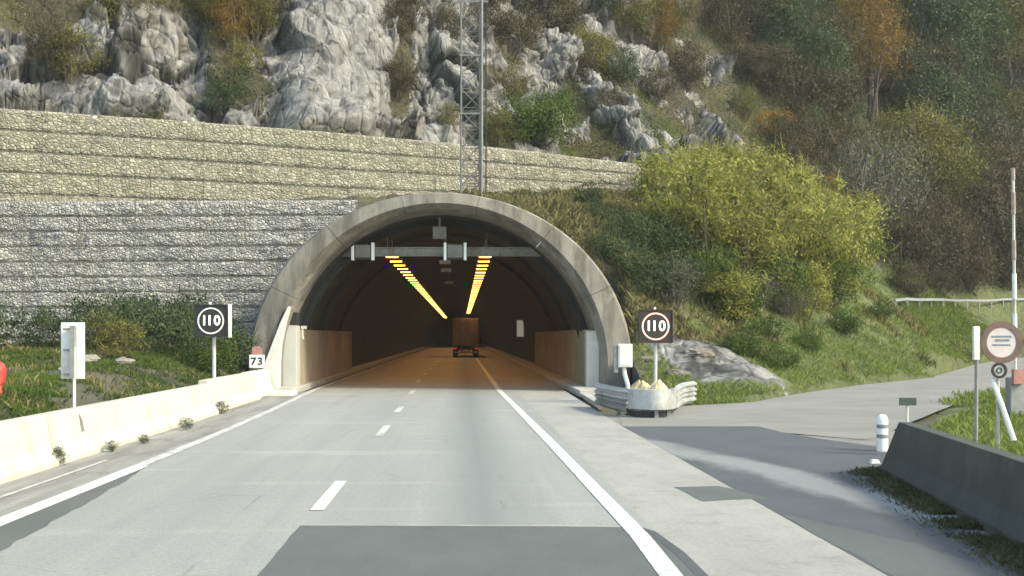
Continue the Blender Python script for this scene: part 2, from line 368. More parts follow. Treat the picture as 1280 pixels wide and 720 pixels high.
def obj(name, mb, mats, parent=None, smooth=False, bevel=0):
    off = Vector(parent.location) if parent is not None else Vector((0, 0, 0))
    q = parent.parent if parent is not None else None
    while q is not None: off += Vector(q.location); q = q.parent
    me = bpy.data.meshes.new(name)
    me.from_pydata([tuple(Vector(v) - off) for v in mb.v], [], mb.f)
    for m in (mats if isinstance(mats, (list, tuple)) else [mats]): me.materials.append(m)
    me.polygons.foreach_set('material_index', mb.m)
    if smooth: me.polygons.foreach_set('use_smooth', [True] * len(mb.f))
    me.update()
    o = link(bpy.data.objects.new(name, me), parent)
    if smooth:
        try: me.set_sharp_from_angle(angle=R(40))
        except Exception: pass
    if bevel:
        b = o.modifiers.new('edge', 'BEVEL'); b.width = bevel; b.segments = 2; b.limit_method = 'ANGLE'
    return o

def tag(o, label, cat, group=None):
    o['label'] = label; o['category'] = cat
    if group: o['group'] = group
    return o
def struct(o): o['kind'] = 'structure'; return o
def stuff(o): o['kind'] = 'stuff'; return o
def thing(name, label, cat, loc=(0, 0, 0), group=None):
    o = bpy.data.objects.new(name, None); COL.objects.link(o); o.location = loc; o.empty_display_size = .3
    return tag(o, label, cat, group)
def copy_tree(o, parent=None):
    c = o.copy(); COL.objects.link(c)
    if parent is not None: c.parent = parent
    for ch in list(o.children): copy_tree(ch, c)
    return c

def text_mesh(txt, size, depth=.004, bold=0.0, sx=1.0):
    cu = bpy.data.curves.new('txt', 'FONT'); cu.body = txt; cu.size = size; cu.align_x = 'CENTER'; cu.align_y = 'CENTER'; cu.extrude = depth; cu.offset = bold
    o = bpy.data.objects.new('txt', cu); COL.objects.link(o)
    bpy.context.view_layer.update()
    dg = bpy.context.evaluated_depsgraph_get()
    me = o.evaluated_get(dg).to_mesh()
    v = [(p.co.x * sx, p.co.y, p.co.z) for p in me.vertices]; f = [tuple(q.vertices) for q in me.polygons]
    o.evaluated_get(dg).to_mesh_clear()
    bpy.data.objects.remove(o); bpy.data.curves.remove(cu)
    return v, f
def add_text(mb, txt, size, c, bold=0.0, mi=0, sx=1.0):     # facing -Y, centred on c
    v, f = text_mesh(txt, size, .004, bold, sx)
    return mb.add([(c[0] + x, c[1] - z, c[2] + y) for x, y, z in v], f, mi)

# ------------------------------------------------------------------ terrain height
WALLX = np.array([-60, -34, -22, -6.75, 11.5, 20]); WALLY = np.array([50, 56.2, 60, 66.6, 76, 80.5])
def ywall(x): return np.interp(x, WALLX, WALLY)

class TPS:
    def __init__(s, pts):
        p = np.array(pts, float); s.xy = p[:, :2]; n = len(p)
        d = np.linalg.norm(s.xy[:, None] - s.xy[None], axis=2)
        K = s.k(d) + np.eye(n) * .5; Q = np.c_[np.ones(n), s.xy]
        A = np.block([[K, Q], [Q.T, np.zeros((3, 3))]])
        s.w = np.linalg.solve(A, np.r_[p[:, 2], 0, 0, 0])
    def k(s, d): return np.where(d > 1e-9, d * d * np.log(np.maximum(d, 1e-9)), 0)
    def __call__(s, x, y):
        sh = np.shape(x); q = np.c_[np.ravel(x), np.ravel(y)]
        d = np.linalg.norm(q[:, None] - s.xy[None], axis=2); n = len(s.xy)
        return (s.k(d) @ s.w[:n] + s.w[n] + q @ s.w[n + 1:]).reshape(sh)

def PT(px, py, Y): x, y, z = P(px, py, Y); return (x, y, z)
RIGHT = [(8, 20, 0), (14, 20, .1), (24, 20, .3), (6.2, 36, -.02), (8, 37, 0), (9, 30, 0), (12, 34, .05), (11.9, 43.4, .1), (16.2, 50, .1), (21, 56, .2), (31, 75, .4), (45, 95, 1.2),
         (16.7, 40, .1), (24, 40, .3), (30, 50, .35), (30, 60, .4), (35, 70, .8), (42, 70, .8), (45, 80, 1.3), (52, 90, 2.6), (26, 62, .3), (20, 50, .15), (24, 60, .3), (28, 68, .35), (33, 66, .4), (38, 78, .6), (26, 52, .2), (38, 66, .3), (55, 85, .8), (40, 40, .6), (60, 55, 1.2), (80, 80, 2),
         PT(1200, 402, 90), PT(1200, 428, 78), PT(1000, 372, 61), PT(1100, 372, 70), PT(1000, 440, 51), PT(900, 380, 54), PT(900, 300, 67), PT(1000, 300, 78), PT(1100, 320, 87),
         PT(1200, 368, 103), PT(1280, 375, 108), PT(850, 150, 91), PT(950, 180, 95), PT(1050, 200, 105), PT(1150, 200, 115), PT(1280, 220, 125),
         PT(700, 0, 95), PT(900, 0, 110), PT(1100, 0, 130), PT(1280, 0, 145), (110, 110, 10), (120, 150, 38), (110, 210, 80), (60, 210, 90), (10, 160, 75)]
TOE = [(7.2, 42, .25), (9.5, 42.5, .5), (7.5, 46, 1.3), (9, 46.5, 1.5), PT(950, 462, 46), PT(850, 405, 50), PT(820, 345, 52), PT(905, 420, 50), PT(980, 480, 44)]
FRONT = RIGHT + TOE + [PT(762, 300, 54), PT(722, 272, 56), PT(800, 268, 62), PT(800, 258, 73), (2, 56, 7.95), (3, 66, 8.7), (-4, 56, 7.9), (-10, 52, 7.6), (-10, 60, 7.9), (-20, 52, 7.6), (-20, 58, 7.9), (-34, 52, 7.6), (-60, 50, 7.6)]
BACK = RIGHT + TOE + [PT(800, 215, 78), PT(700, 190, 75), PT(640, 100, 83), PT(760, 80, 89), (5, 120, 50)]
for x_ in (-60, -40, -28, -20, -12, -6, -1):
    yw = float(ywall(x_))
    BACK += [(x_, yw + 1.2, 13.1), (x_, yw + 2.6, 14.4), (x_, yw + 9.5, 25.0), (x_, yw + 16, 32), (x_, yw + 45, 62)]
Ff, Fb = TPS(FRONT), TPS(BACK)
RC, RO, ZC = -.8, 6.72, .9
def H(x, y):
    x = np.asarray(x, float); y = np.asarray(y, float)
    a, b = Ff(x, y), Fb(x, y)
    w = np.maximum((y - ywall(x) > .45).astype(float), sstep(9.5, 13.5, x))
    h = a * (1 - w) + b * w
    sh = ZC + np.sqrt(np.maximum(RO ** 2 - (x - RC) ** 2, 0.0))          # ground wraps the tunnel shell just behind the portal ring
    k = (1 - sstep(48.6, 53.5, y)) * (1 - sstep(6.0, 6.9, x)) * sstep(-9, -8, x) * (y > 46.6)
    h = h * (1 - k) + (sh - .12) * k
    inside = (x > -8.2) & (x < 6.3) & (y > 47)
    return np.where(inside, np.maximum(h, sh - .12), h)
def h1(x, y): return float(H(np.array([x]), np.array([y]))[0])
def hit(px, py):
    Y = np.arange(34, 200, .25); x = (px - CX) / F * Y; z = CH + (CY - py) / F * Y
    hh_ = H(x, Y); ok = (hh_ >= z) & ((x > 6.1) | (Y > ywall(x) + 1.2))
    if not ok.any(): return None
    i = int(np.argmax(ok)); return (float(x[i]), float(Y[i]), float(hh_[i]))

# ------------------------------------------------------------------ ground, roads
def flat(name, polys, z, mat):
    mb = MB()
    for p in polys: mb.sheet(p, z)
    return struct(obj(name, mb, mat))
mb = MB(); gx = [-1500, -300, -60, 0, 60, 300, 1500]; gy = [-1500, -300, -60, 0, 60, 300, 1500]
for i in range(6):
    for j in range(6): mb.add([(gx[i], gy[j], -.14), (gx[i + 1], gy[j], -.14), (gx[i + 1], gy[j + 1], -.14), (gx[i], gy[j + 1], -.14)], [(0, 1, 2, 3)])
struct(obj('ground', mb, M['soil']))
flat('road', [[(-5.35, -25), (2.1, -25), (2.1, 320), (-5.9, 320), (-5.9, 47), (-5.35, 30)]], 0, M['road'])
flat('road_shoulder', [[(2.1, -25), (3.72, -25), (3.74, 30), (3.95, 46), (4.2, 60), (4.2, 320), (2.1, 320)]], 0, M['shoulder'])
flat('dirt_shoulder', [[(-7.4, -25), (-5.35, -25), (-5.35, 30), (-5.9, 47), (-7.4, 47)]], -.004, M['lshoulder'])
flat('asphalt_apron', [[(3.72, -25), (6.2, -25), (6.6, 12), (7.9, 20), (7.9, 23.6), (7.35, 25.2), (7.0, 27), (6.9, 28.8), (3.74, 28.8)]], .002, M['apron'])
def ragged(pts, amp, seed, sub=14):
    rr = random.Random(seed); out = []
    for i in range(len(pts)):
        a, b = pts[i], pts[(i + 1) % len(pts)]
        n = max(1, int(math.hypot(b[0] - a[0], b[1] - a[1]) / .3)); n = min(n, sub * 8)
        for k in range(n):
            f = k / n; out.append((a[0] + (b[0] - a[0]) * f + rr.uniform(-amp, amp), a[1] + (b[1] - a[1]) * f + rr.uniform(-amp, amp) * 2))
    return out
flat('track_base', [[(3.5, 22), (9.6, 22), (9.6, 27.2), (10, 33), (3.5, 33)]], -.006, M['track'])
flat('asphalt_patch', [ragged([(-1.82, -25), (2.1, -25), (2.13, 12), (2.06, 12.9), (1.93, 13.45), (1.78, 13.62), (-1.79, 13.72)], .012, 13)], .004, M['patch'])
flat('joint_sealing', [ragged([(-1.83, 13.73), (1.75, 13.63), (1.75, 13.74), (-1.84, 13.86)], .015, 12)], .003, M['shoulder'])
flat('dark_patch', [ragged([(2.95, 17.25), (3.6, 17.35), (3.95, 16.0), (3.05, 15.75)], .02, 4), ragged([(3.75, 14.6), (4.6, 12.5), (4.9, 10), (3.76, 9)], .03, 5)], .004, M['patch'])
flat('edge_strip', [ragged([(-4.5, 6), (-4.5, 12), (-4.62, 14), (-4.75, 16.4), (-5.05, 19.8), (-5.13, 19.8), (-5.13, 6)], .03, 6)], .004, M['patch'])
# a dark sealing seam beside the edge line in the foreground
flat('road_seam', [[(2.02, -20), (2.12, -20), (2.16, 12), (2.08, 13.3), (1.97, 13.6), (2.0, 12.9), (2.05, 12)]], .006, M['apron'])
# road markings
def line(name, pts, w, z, mat):
    la = [(x - w / 2, y, z) for x, y in pts]; lb = [(x + w / 2, y, z) for x, y in pts]
    return struct(obj(name, MB().strip(la, lb), mat))
line('edge_line', [(1.83, -20), (1.83, 10.8), (1.87, 13), (1.76, 24), (1.62, 35), (1.46, 46.5), (1.4, 90), (1.4, 300)], .21, .009, M['paint'])
line('left_edge_line', [(-5.2, -20), (-5.2, 14), (-5.17, 20)], .26, .009, M['paint'])
line('faded_edge_line', [(-5.2, 20), (-5.22, 26), (-5.35, 34), (-5.62, 44), (-5.75, 50), (-5.8, 300)], .2, .008, M['paint_worn'])
line('kerb_line', [(-6.0, 4), (-6.0, 14), (-6.0, 21)], .07, .004, M['paint_worn'])
for y0, y1, x in [(3.5, 6.5, -1.75), (14.9, 17.9, -1.74), (26, 29.1, -1.74), (34, 36.8, -1.78), (44.6, 47.7, -1.85)] + [(56 + 11 * k, 59 + 11 * k, -2.0) for k in range(20)]:
    line('lane_dash', [(x, y0), (x, y1)], .17, .009, M['paint'] if y0 < 20 else M['paint_worn'])
def road_z(y): return np.interp(y, [28, 34, 40, 50, 60, 75, 95, 125], [-.05, .02, .08, .14, .22, .36, 1.0, 2.0])
# side road draped on the ground
lft = [(3.74, 28.9), (4.2, 33), (6.2, 36.2), (9, 38.2), (11.9, 43.4), (16.2, 50), (21, 56), (31, 75), (45, 95), (70, 125)]
rgt = [(7.0, 26.9), (8.2, 25), (9.2, 26.8), (10.6, 29.6), (13, 34), (16.7, 40.5), (26, 52), (38, 66), (55, 85), (85, 110)]
def resample(p, n):
    p = np.array(p); d = np.r_[0, np.cumsum(np.linalg.norm(np.diff(p, axis=0), axis=1))]
    tt = np.linspace(0, 1, n) ** 1.4 * d[-1]; return np.c_[np.interp(tt, d, p[:, 0]), np.interp(tt, d, p[:, 1])]
la, lb = resample(lft, 70), resample(rgt, 70)
ux = np.linspace(0, 1, 14)
gxy = la[:, None, :] * (1 - ux)[None, :, None] + lb[:, None, :] * ux[None, :, None]
zz = .0015 + np.maximum(road_z(gxy[..., 1]), 0) * sstep(28, 34, gxy[..., 1])
mb = MB(); mb.v = [(float(gxy[i, j, 0]), float(gxy[i, j, 1]), float(zz[i, j])) for i in range(70) for j in range(14)]
mb.f = [(i * 14 + j, i * 14 + j + 1, (i + 1) * 14 + j + 1, (i + 1) * 14 + j) for i in range(69) for j in range(13)]; mb.m = [0] * len(mb.f)
struct(obj('side_road', mb, M['track'], smooth=True))
ROADPOLY = np.r_[la, lb[::-1]]
def in_poly(poly, x, y):
    x = np.asarray(x); y = np.asarray(y); r = np.zeros(x.shape, bool); n = len(poly)
    for i in range(n):
        x0, y0 = poly[i]; x1, y1 = poly[(i + 1) % n]
        if y0 == y1: continue
        c_ = ((y0 > y) != (y1 > y)) & (x < (x1 - x0) * (y - y0) / (y1 - y0) + x0); r ^= c_
    return r

# ------------------------------------------------------------------ hillside and cliff
gxs = np.r_[np.arange(-60, -32, 1.0), np.arange(-32, 26, .14), np.arange(26, 60, .5), np.arange(60, 131, 2.5)]
gys = np.r_[np.arange(12, 40, 1.5), np.arange(40, 58, .4), np.arange(58, 66, .14), np.arange(66, 90, .09), np.arange(90, 98, .2), np.arange(98, 130, .7), np.arange(130, 215, 3)]
X, Y = np.meshgrid(gxs, gys, indexing='ij')
Z = np.concatenate([H(X[i:i + 40], Y[i:i + 40]) for i in range(0, len(gxs), 40)], 0)
zx = np.gradient(Z, axis=0) / np.gradient(gxs)[:, None]; zy = np.gradient(Z, axis=1) / np.gradient(gys)[None, :]
S = np.clip(Y - ywall(X), -5, 99)
N = np.stack([-zx, -zy, np.ones_like(Z)], -1); N /= np.linalg.norm(N, axis=2)[..., None]
p3 = np.stack([X, Y, Z], -1).reshape(-1, 3)
behind = (sstep(.5, 1.3, S) * (Z > 12.3)).ravel()
rock = np.zeros(len(p3))
nbig = fbm(p3, .11, 4); nmid = fbm(p3 + 40, .3, 4)
xx, yy, zf = p3.T
left = 1 - sstep(-1.5, 4, xx)
rock = left * (.93 + .25 * nmid)
for (ex, ez, rx, rz, d) in [(-22.5, 19.6, 2.6, 1.7, -.95), (-25, 16.5, 1.2, 1.5, -.6), (-13.2, 19.8, 1.3, 4.8, -.95), (-11.6, 15.6, 1.2, 1.6, -.8), (-3.6, 18, .8, 6, -.9), (-16, 22.5, 3, 1.6, -.6), (-.8, 22, .8, 3, -.6), (-1, 15, .9, 1.5, -.5)]:
    rock += d * np.exp(-((xx - ex) / rx) ** 2 - ((zf - ez) / rz) ** 2)
rock += .5 * np.exp(-((xx + 7.1) / 2.9) ** 4 - ((zf - 19) / 7) ** 4)
# diagonal rock ribs through the wooded middle
rot = np.c_[xx * .8 + zf * .55, yy * .35, (zf * .8 - xx * .55) * .3]
ribs = fbm(rot, .42, 4)
mid = sstep(-1.5, 4, xx) * (1 - sstep(19, 26, xx + 3 * nbig))
rock += mid * (.5 + 1.05 * ribs + .25 * nmid)
rock *= behind
rock = np.where(zf > 36, rock * .6, rock)
outc = np.exp(-((xx - 8.7 - .25 * (48 - yy)) / 2.1) ** 4 - ((yy - 45.6) / 3.4) ** 4)         # bare outcrop at the toe of the bank
rock = np.maximum(rock, outc * (.85 + .3 * nmid))
rock = np.clip(rock, 0, 1)
rk = sstep(.35, .65, rock)
slab = np.exp(-((xx + 7.1) / 2.9) ** 4)
q = np.c_[xx * .27 + zf * .06, yy * .27, zf * .27 - xx * .05] + .22 * np.c_[fbm(p3, .3, 2), fbm(p3 + 9, .3, 2), fbm(p3 + 19, .3, 2)]
f1, f2, idr, ti = worley(q, True)
f1b, f2b, idb, tib = worley(q * 2.3 + 3, True)
f1c, f2c, idc, tic = worley(q * 6.1 + 8, True)
blk = ((idr - .5) * 1.6 + 1.8 * ti) * (1 - .85 * slab) + ((idb - .5) * .5 + .8 * tib) * (1 - .8 * slab) + ((idc - .5) * .1 + .2 * tic) * (1 - .5 * slab)
crk = -.65 * (1 - sstep(0, .05, f2 - f1)) * (1 - .85 * slab) - .22 * (1 - sstep(0, .05, f2b - f1b)) * (1 - .85 * slab)
rugg = .3 * nmid + .1 * fbm(p3, 1.3, 4) + .1 * np.abs(fbm(p3 * (1, 1, .3), 1.6, 4))
disp = rk * (blk + crk + rugg + 1.5 * slab) + (1 - rk) * behind * (.45 * nmid)
disp = np.where(outc > .2, outc * (.22 * fbm(p3, .6, 4) + .1), disp)
amp = np.where((xx > 26), .0, 1.0)
offr = sstep(42, 60, yy) * sstep(4, 20, xx) * .5 * fbm(p3, .2, 4)
pos = p3 + N.reshape(-1, 3) * (disp * amp)[:, None]
soft = (behind < .5) & (zf > .8) & (yy > 49)
pos[:, 2] += np.where(soft, .22 * fbm(p3, .5, 3) * sstep(.8, 2.5, zf), 0)
low_ = (xx > 6) & (yy > 30) & (yy < 100) & (pos[:, 2] < 1.2)
pos[:, 2] = np.where(low_, np.maximum(pos[:, 2], road_z(yy) - .03), pos[:, 2])
pos[:, 2] -= .25 * (1 - sstep(33, 39, yy))
ron_ = in_poly(ROADPOLY, xx, yy) | in_poly(ROADPOLY, xx + .5, yy - .3)
pos[:, 2] = np.where(ron_, np.minimum(pos[:, 2], road_z(yy) - .1), pos[:, 2])
pos[:, 2] += np.where((xx > 24) & (yy > 75), 1.0 * fbm(p3, .09, 4) * sstep(75, 90, yy) * sstep(24, 30, xx), 0)
keepv = (((X > 6.15) | (Y > 47.6)) & ((X > -9.0) | (Y > 50.7)) & ((X > -4.2) | (Y > 50.7)))
keepv &= ~((X < 7.9) & (Y < 29)) & ~((Y < 37) & (X < 6.4))
nx_, ny_ = X.shape
idx = np.arange(nx_ * ny_).reshape(nx_, ny_)
fk = keepv[:-1, :-1] & keepv[1:, :-1] & keepv[1:, 1:] & keepv[:-1, 1:]
quads = np.stack([idx[:-1, :-1], idx[1:, :-1], idx[1:, 1:], idx[:-1, 1:]], -1)[fk]
def np_mesh(name, verts, quads, mat, smooth=True):
    used = np.unique(quads); remap = np.full(len(verts), -1); remap[used] = np.arange(len(used))
    v = verts[used]; qd = remap[quads]; k = qd.shape[1]
    me = bpy.data.meshes.new(name)
    me.vertices.add(len(v)); me.vertices.foreach_set('co', v.astype(np.float32).ravel())
    me.loops.add(qd.size); me.loops.foreach_set('vertex_index', qd.astype(np.int32).ravel())
    me.polygons.add(len(qd)); me.polygons.foreach_set('loop_start', (np.arange(len(qd)) * k).astype(np.int32))
    if smooth: me.polygons.foreach_set('use_smooth', np.ones(len(qd), bool))
    me.update(calc_edges=True); me.materials.append(mat)
    return me, used
me, used = np_mesh('hillside', pos, quads, M['hill'], False)
a_ = me.attributes.new('rock', 'FLOAT', 'POINT'); a_.data.foreach_set('value', rock[used].astype(np.float32))
turf = sstep(6, 7, xx) * (1 - sstep(5, 8, zf)) * (yy > 30)
fiss = np.maximum(1 - sstep(.01, .07, f2 - f1), .75 * (1 - sstep(.01, .05, f2b - f1b))) * rk * (1 - .7 * slab)
a_ = me.attributes.new('fissure', 'FLOAT', 'POINT'); a_.data.foreach_set('value', fiss[used].astype(np.float32))
a_ = me.attributes.new('turf', 'FLOAT', 'POINT'); a_.data.foreach_set('value', turf[used].astype(np.float32))
struct(link(bpy.data.objects.new('hillside', me)))

# left verge between the barrier and the lower gabion wall
def Hv(x, y): return .45 + .5 * sstep(-7.4, -11, x) + .75 * sstep(30, 49, y) * sstep(-7.5, -10, x) + .12 * fbm(np.c_[np.ravel(x), np.ravel(y), np.zeros(np.size(x))], .35, 3).reshape(np.shape(x))
vx = np.r_[np.arange(-60, -20, 2.0), np.arange(-20, -7.2, .4), [-7.15]]; vy = np.arange(-20, 50.6, .8)
VX, VY = np.meshgrid(vx, vy, indexing='ij'); VZ = Hv(VX, VY)
vi = np.arange(VX.size).reshape(VX.shape)
me, used = np_mesh('verge', np.stack([VX, VY, VZ], -1).reshape(-1, 3), np.stack([vi[:-1, :-1], vi[1:, :-1], vi[1:, 1:], vi[:-1, 1:]], -1).reshape(-1, 4), M['soil'])
struct(link(bpy.data.objects.new('verge', me)))
# right verge behind the dark barrier
mb = MB().prism([(7.2, 3), (7.6, 20), (8.9, 24.3), (9.9, 26.4), (11.4, 29.4), (14, 34), (18, 40), (30, 50), (60, 50), (60, 3)], 'z', -.2, .12)
struct(obj('verge', mb, M['soil']))

# ------------------------------------------------------------------ gabion walls
def gabion_wall(name, label, path, zb, zt, n, mat, thick, seed, joint, batter=.0, clip=None):
    """path: list of (x, y); each course is one displaced slab"""
    t_ = thing(name, label, 'wall', (path[0][0], path[0][1], zb[0]))
    pts = np.array(path, float); d = np.r_[0, np.cumsum(np.linalg.norm(np.diff(pts, axis=0), axis=1))]
    ns = int(d[-1] / .11); s_ = np.linspace(0, d[-1], ns)
    cx_, cy_ = np.interp(s_, d, pts[:, 0]), np.interp(s_, d, pts[:, 1])
    tx, ty = np.gradient(cx_), np.gradient(cy_); ll = np.hypot(tx, ty); nx, ny = ty / ll, -tx / ll
    b0, t0 = np.interp(s_, d, zb), np.interp(s_, d, zt)
    for k in range(n):
        m_ = 11; v = np.linspace(0, 1, m_)
        if clip:
            zt_k = float(t0[-1] * (k + .5) / n + b0[-1] * (1 - (k + .5) / n))
            s_ = np.linspace(0, clip(zt_k) - path[0][0], ns); cx_, cy_ = np.interp(s_, d, pts[:, 0]), np.interp(s_, d, pts[:, 1])
        z = b0[:, None] + (t0 - b0)[:, None] * (k + v[None, :] * .97) / n
        back = batter * k
        px_ = cx_[:, None] - nx[:, None] * back + 0 * z; py_ = cy_[:, None] - ny[:, None] * back + 0 * z
        q3 = np.c_[px_.ravel(), py_.ravel(), z.ravel()]
        f1_, f2_, id_ = worley(q3 * (3.6, 3.6, 4.6) + seed)
        dd = .06 * np.minimum(1, (f2_ - f1_) * 3) + .04 * (id_ - .5) + .1 * fbm(q3, .6, 2)
        dd = dd.reshape(z.shape)
        edge = np.minimum(1, np.minimum(v, 1 - v) / .12); dd = dd - .05 * (1 - edge)[None, :]
        jm = np.abs(((s_ + .5 * seed) % joint) - joint / 2) < .09; dd = dd - .02 * jm[:, None]
        fx = px_ + nx[:, None] * dd; fy = py_ + ny[:, None] * dd
        bx = px_[:, :1] - nx[:, None] * thick; by = py_[:, :1] - ny[:, None] * thick
        # ring of columns: back-bottom, front rows, back-top
        VXs = np.concatenate([bx, fx, bx], 1); VYs = np.concatenate([by, fy, by], 1); VZs = np.concatenate([z[:, :1], z, z[:, -1:]], 1)
        w_ = m_ + 2; ii = np.arange(ns * w_).reshape(ns, w_)
        qq = np.stack([ii[:-1, :-1], ii[1:, :-1], ii[1:, 1:], ii[:-1, 1:]], -1).reshape(-1, 4)
        vv = np.stack([VXs, VYs, VZs], -1).reshape(-1, 3) - np.array(t_.location)
        me_, _ = np_mesh('basket_course', vv, qq, mat, False)
        link(bpy.data.objects.new('basket_course', me_), t_)
    # the dark steel tie rods along the joints
    mb = MB()
    for k in range(1, n):
        zz_ = b0 + (t0 - b0) * k / n
        off = .05 - batter * (k - .5)
        if clip:
            s_ = np.linspace(0, clip(float(zz_[-1])) - path[0][0] - .3, ns); cx_, cy_ = np.interp(s_, d, pts[:, 0]), np.interp(s_, d, pts[:, 1])
        mb.tube([(cx_[i] + nx[i] * off, cy_[i] + ny[i] * off, zz_[i] - .02) for i in range(0, ns, 10)], .018, 4)
    obj('tie_rod', mb, M['wire'], t_)
    mb = MB()
    if clip: s_ = np.linspace(0, d[-1], ns); cx_, cy_ = np.interp(s_, d, pts[:, 0]), np.interp(s_, d, pts[:, 1])
    for s0 in np.arange(joint / 2, d[-1] - (4.2 if clip else 0), joint):
        i = int(s0 / d[-1] * (ns - 1)); 
        mb.tube([(cx_[i] + nx[i] * .07, cy_[i] + ny[i] * .07, b0[i]), (cx_[i] + nx[i] * (.07 - batter * n), cy_[i] + ny[i] * (.07 - batter * n), t0[i])], .012, 4)
    obj('mesh_seam', mb, M['wire'], t_)
    return t_
gabion_wall('gabion_wall', 'long beige stone gabion retaining wall running below the cliff', [(-34, 56.2), (-22, 60), (-14, 63.3), (-6.75, 66.6), (2, 70.9), (11.5, 76), (14, 77.2)], [8.0, 8.0, 8.05, 8.1, 8.5, 9.3, 9.4], [13.25, 13.12, 13.1, 13.06, 12.9, 12.6, 12.5], 5, M['gabion_beige'], .7, 3.1, 2.6)
gabion_wall('gabion_wall', 'grey and white stone gabion wall left of the tunnel mouth', [(-34, 49.6), (-18, 49.9), (-4.2, 50.2)], [.8, .8, .8], [7.5, 7.55, 7.65], 11, M['gabion_grey'], .6, 8.7, 2.2, batter=.02, clip=lambda z: RC - math.sqrt(max(9, 6.45 ** 2 - (z - ZC) ** 2)))

# ------------------------------------------------------------------ tunnel
tun = thing('road_tunnel', 'dark road tunnel with concrete portal arch in the hillside', 'tunnel', (RC, 46.5, 0))
def arc(r, a0, a1, n): return [(RC + r * math.cos(a0 + (a1 - a0) * k / n), ZC + r * math.sin(a0 + (a1 - a0) * k / n)) for k in range(n + 1)]
def ring_seg(a0, a1, n=10, leg=0):
    """profile swept round the arch: outer edge, front face, splay, inner edge"""
    prof = [(6.98, 49.6), (6.98, 46.62), (6.9, 46.5), (6.25, 46.42), (6.0, 46.95), (5.97, 49.6)]
    cols = []
    th = [a0 + (a1 - a0) * k / n for k in range(n + 1)]
    def rr(r, t_): return r if r < 6.1 else 6.1 + (r - 6.1) * (1.28 - .72 * math.sin(t_) ** 2)
    pts = [[(RC + rr(r, t_) * math.cos(t_), y, ZC + rr(r, t_) * math.sin(t_)) for r, y in prof] for t_ in th]
    if leg == 1: pts = [[(RC + rr(r, 0), y, -.1) for r, y in prof]] + pts
    if leg == -1: pts = pts + [[(RC - rr(r, 0), y, -.1) for r, y in prof]]
    m = len(prof); vs = [p for c_ in pts for p in c_]
    fs = [(i * m + j, i * m + j + 1, (i + 1) * m + j + 1, (i + 1) * m + j) for i in range(len(pts) - 1) for j in range(m - 1)]
    fs += [tuple(range(m)), tuple((len(pts) - 1) * m + j for j in range(m - 1, -1, -1))]
    return vs, fs
NS = 7
mb = MB()
for k in range(NS):
    a0, a1 = math.pi * k / NS, math.pi * (k + 1) / NS
    vs, fs = ring_seg(a0 + (0.0012 if k else 0), a1 - (0.0012 if k < NS - 1 else 0), 8, 1 if k == 0 else (-1 if k == NS - 1 else 0)); mb.add(vs, fs)
obj('portal_ring', mb, M['ring'], tun)
# lining
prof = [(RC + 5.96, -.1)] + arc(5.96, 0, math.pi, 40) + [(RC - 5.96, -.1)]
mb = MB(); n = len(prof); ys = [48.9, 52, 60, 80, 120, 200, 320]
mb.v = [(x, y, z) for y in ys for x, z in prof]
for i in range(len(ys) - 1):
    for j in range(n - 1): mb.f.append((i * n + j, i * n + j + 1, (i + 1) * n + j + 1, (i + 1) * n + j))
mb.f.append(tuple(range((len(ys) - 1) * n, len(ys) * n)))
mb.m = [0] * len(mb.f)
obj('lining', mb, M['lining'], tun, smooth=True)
# moulded rib a little inside the mouth
for rr_, y0, y1 in [(5.7, 50.5, 51.0), (5.78, 57, 57.4), (5.78, 66, 66.4)]:
    a_in, a_out = arc(rr_, .05, math.pi - .05, 36), arc(5.95, .05, math.pi - .05, 36); m = 37
    vs = [(x, y0, z) for x, z in a_in] + [(x, y0, z) for x, z in a_out] + [(x, y1, z) for x, z in a_in] + [(x, y1, z) for x, z in a_out]
    fs = []
    for k in range(36): fs += [(k, k + 1, m + k + 1, m + k), (k, 2 * m + k, 2 * m + k + 1, k + 1), (2 * m + k, 3 * m + k, 3 * m + k + 1, 2 * m + k + 1)]
    obj('lining_rib', MB().add(vs, fs), M['lining'], tun)
# wall cladding each side, with pale end walls that face the traffic
mb = MB()
y = 48.2
while y < 69: mb.box(-6.72, -6.3, y + .02, y + 2.06, .14, 2.35); y += 2.08
obj('cladding', mb, M['cladding'], tun)
mb = MB(); y = 47.6
while y < 80: mb.box(4.78, 5.1, y + .02, y + 2.06, .14, 2.35); y += 2.08
obj('cladding', mb, M['cladding'], tun)
obj('end_wall', MB().box(-6.86, -6.28, 47.2, 48.18, .16, 2.5), M['grey_panel'], tun, bevel=.02)
obj('end_wall', MB().box(4.72, 5.2, 46.9, 47.58, .16, 2.3), M['grey_panel'], tun, bevel=.02)
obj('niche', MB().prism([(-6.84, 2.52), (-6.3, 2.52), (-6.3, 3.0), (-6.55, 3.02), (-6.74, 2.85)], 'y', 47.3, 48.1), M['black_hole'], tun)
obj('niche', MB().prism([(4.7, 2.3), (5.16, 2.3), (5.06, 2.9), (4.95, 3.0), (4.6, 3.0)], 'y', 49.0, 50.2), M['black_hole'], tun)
obj('added_sunlit_slab', MB().prism([(-7.6, -.1), (-6.84, -.1), (-6.83, 1.0), (-6.77, 1.8), (-6.6, 2.6), (-6.42, 3.2), (-6.5, 3.2), (-6.78, 2.6), (-7.05, 1.9), (-7.4, 1.0)], 'y', 46.3, 46.9), M['white_and_sunlit'], tun, bevel=.02)  # added thin slab, its white paints the sun glare on the ring's left splay
obj('lock_plate', MB().box(-6.885, -6.865, 46.5, 46.72, .95, 1.3), M['black'], tun)
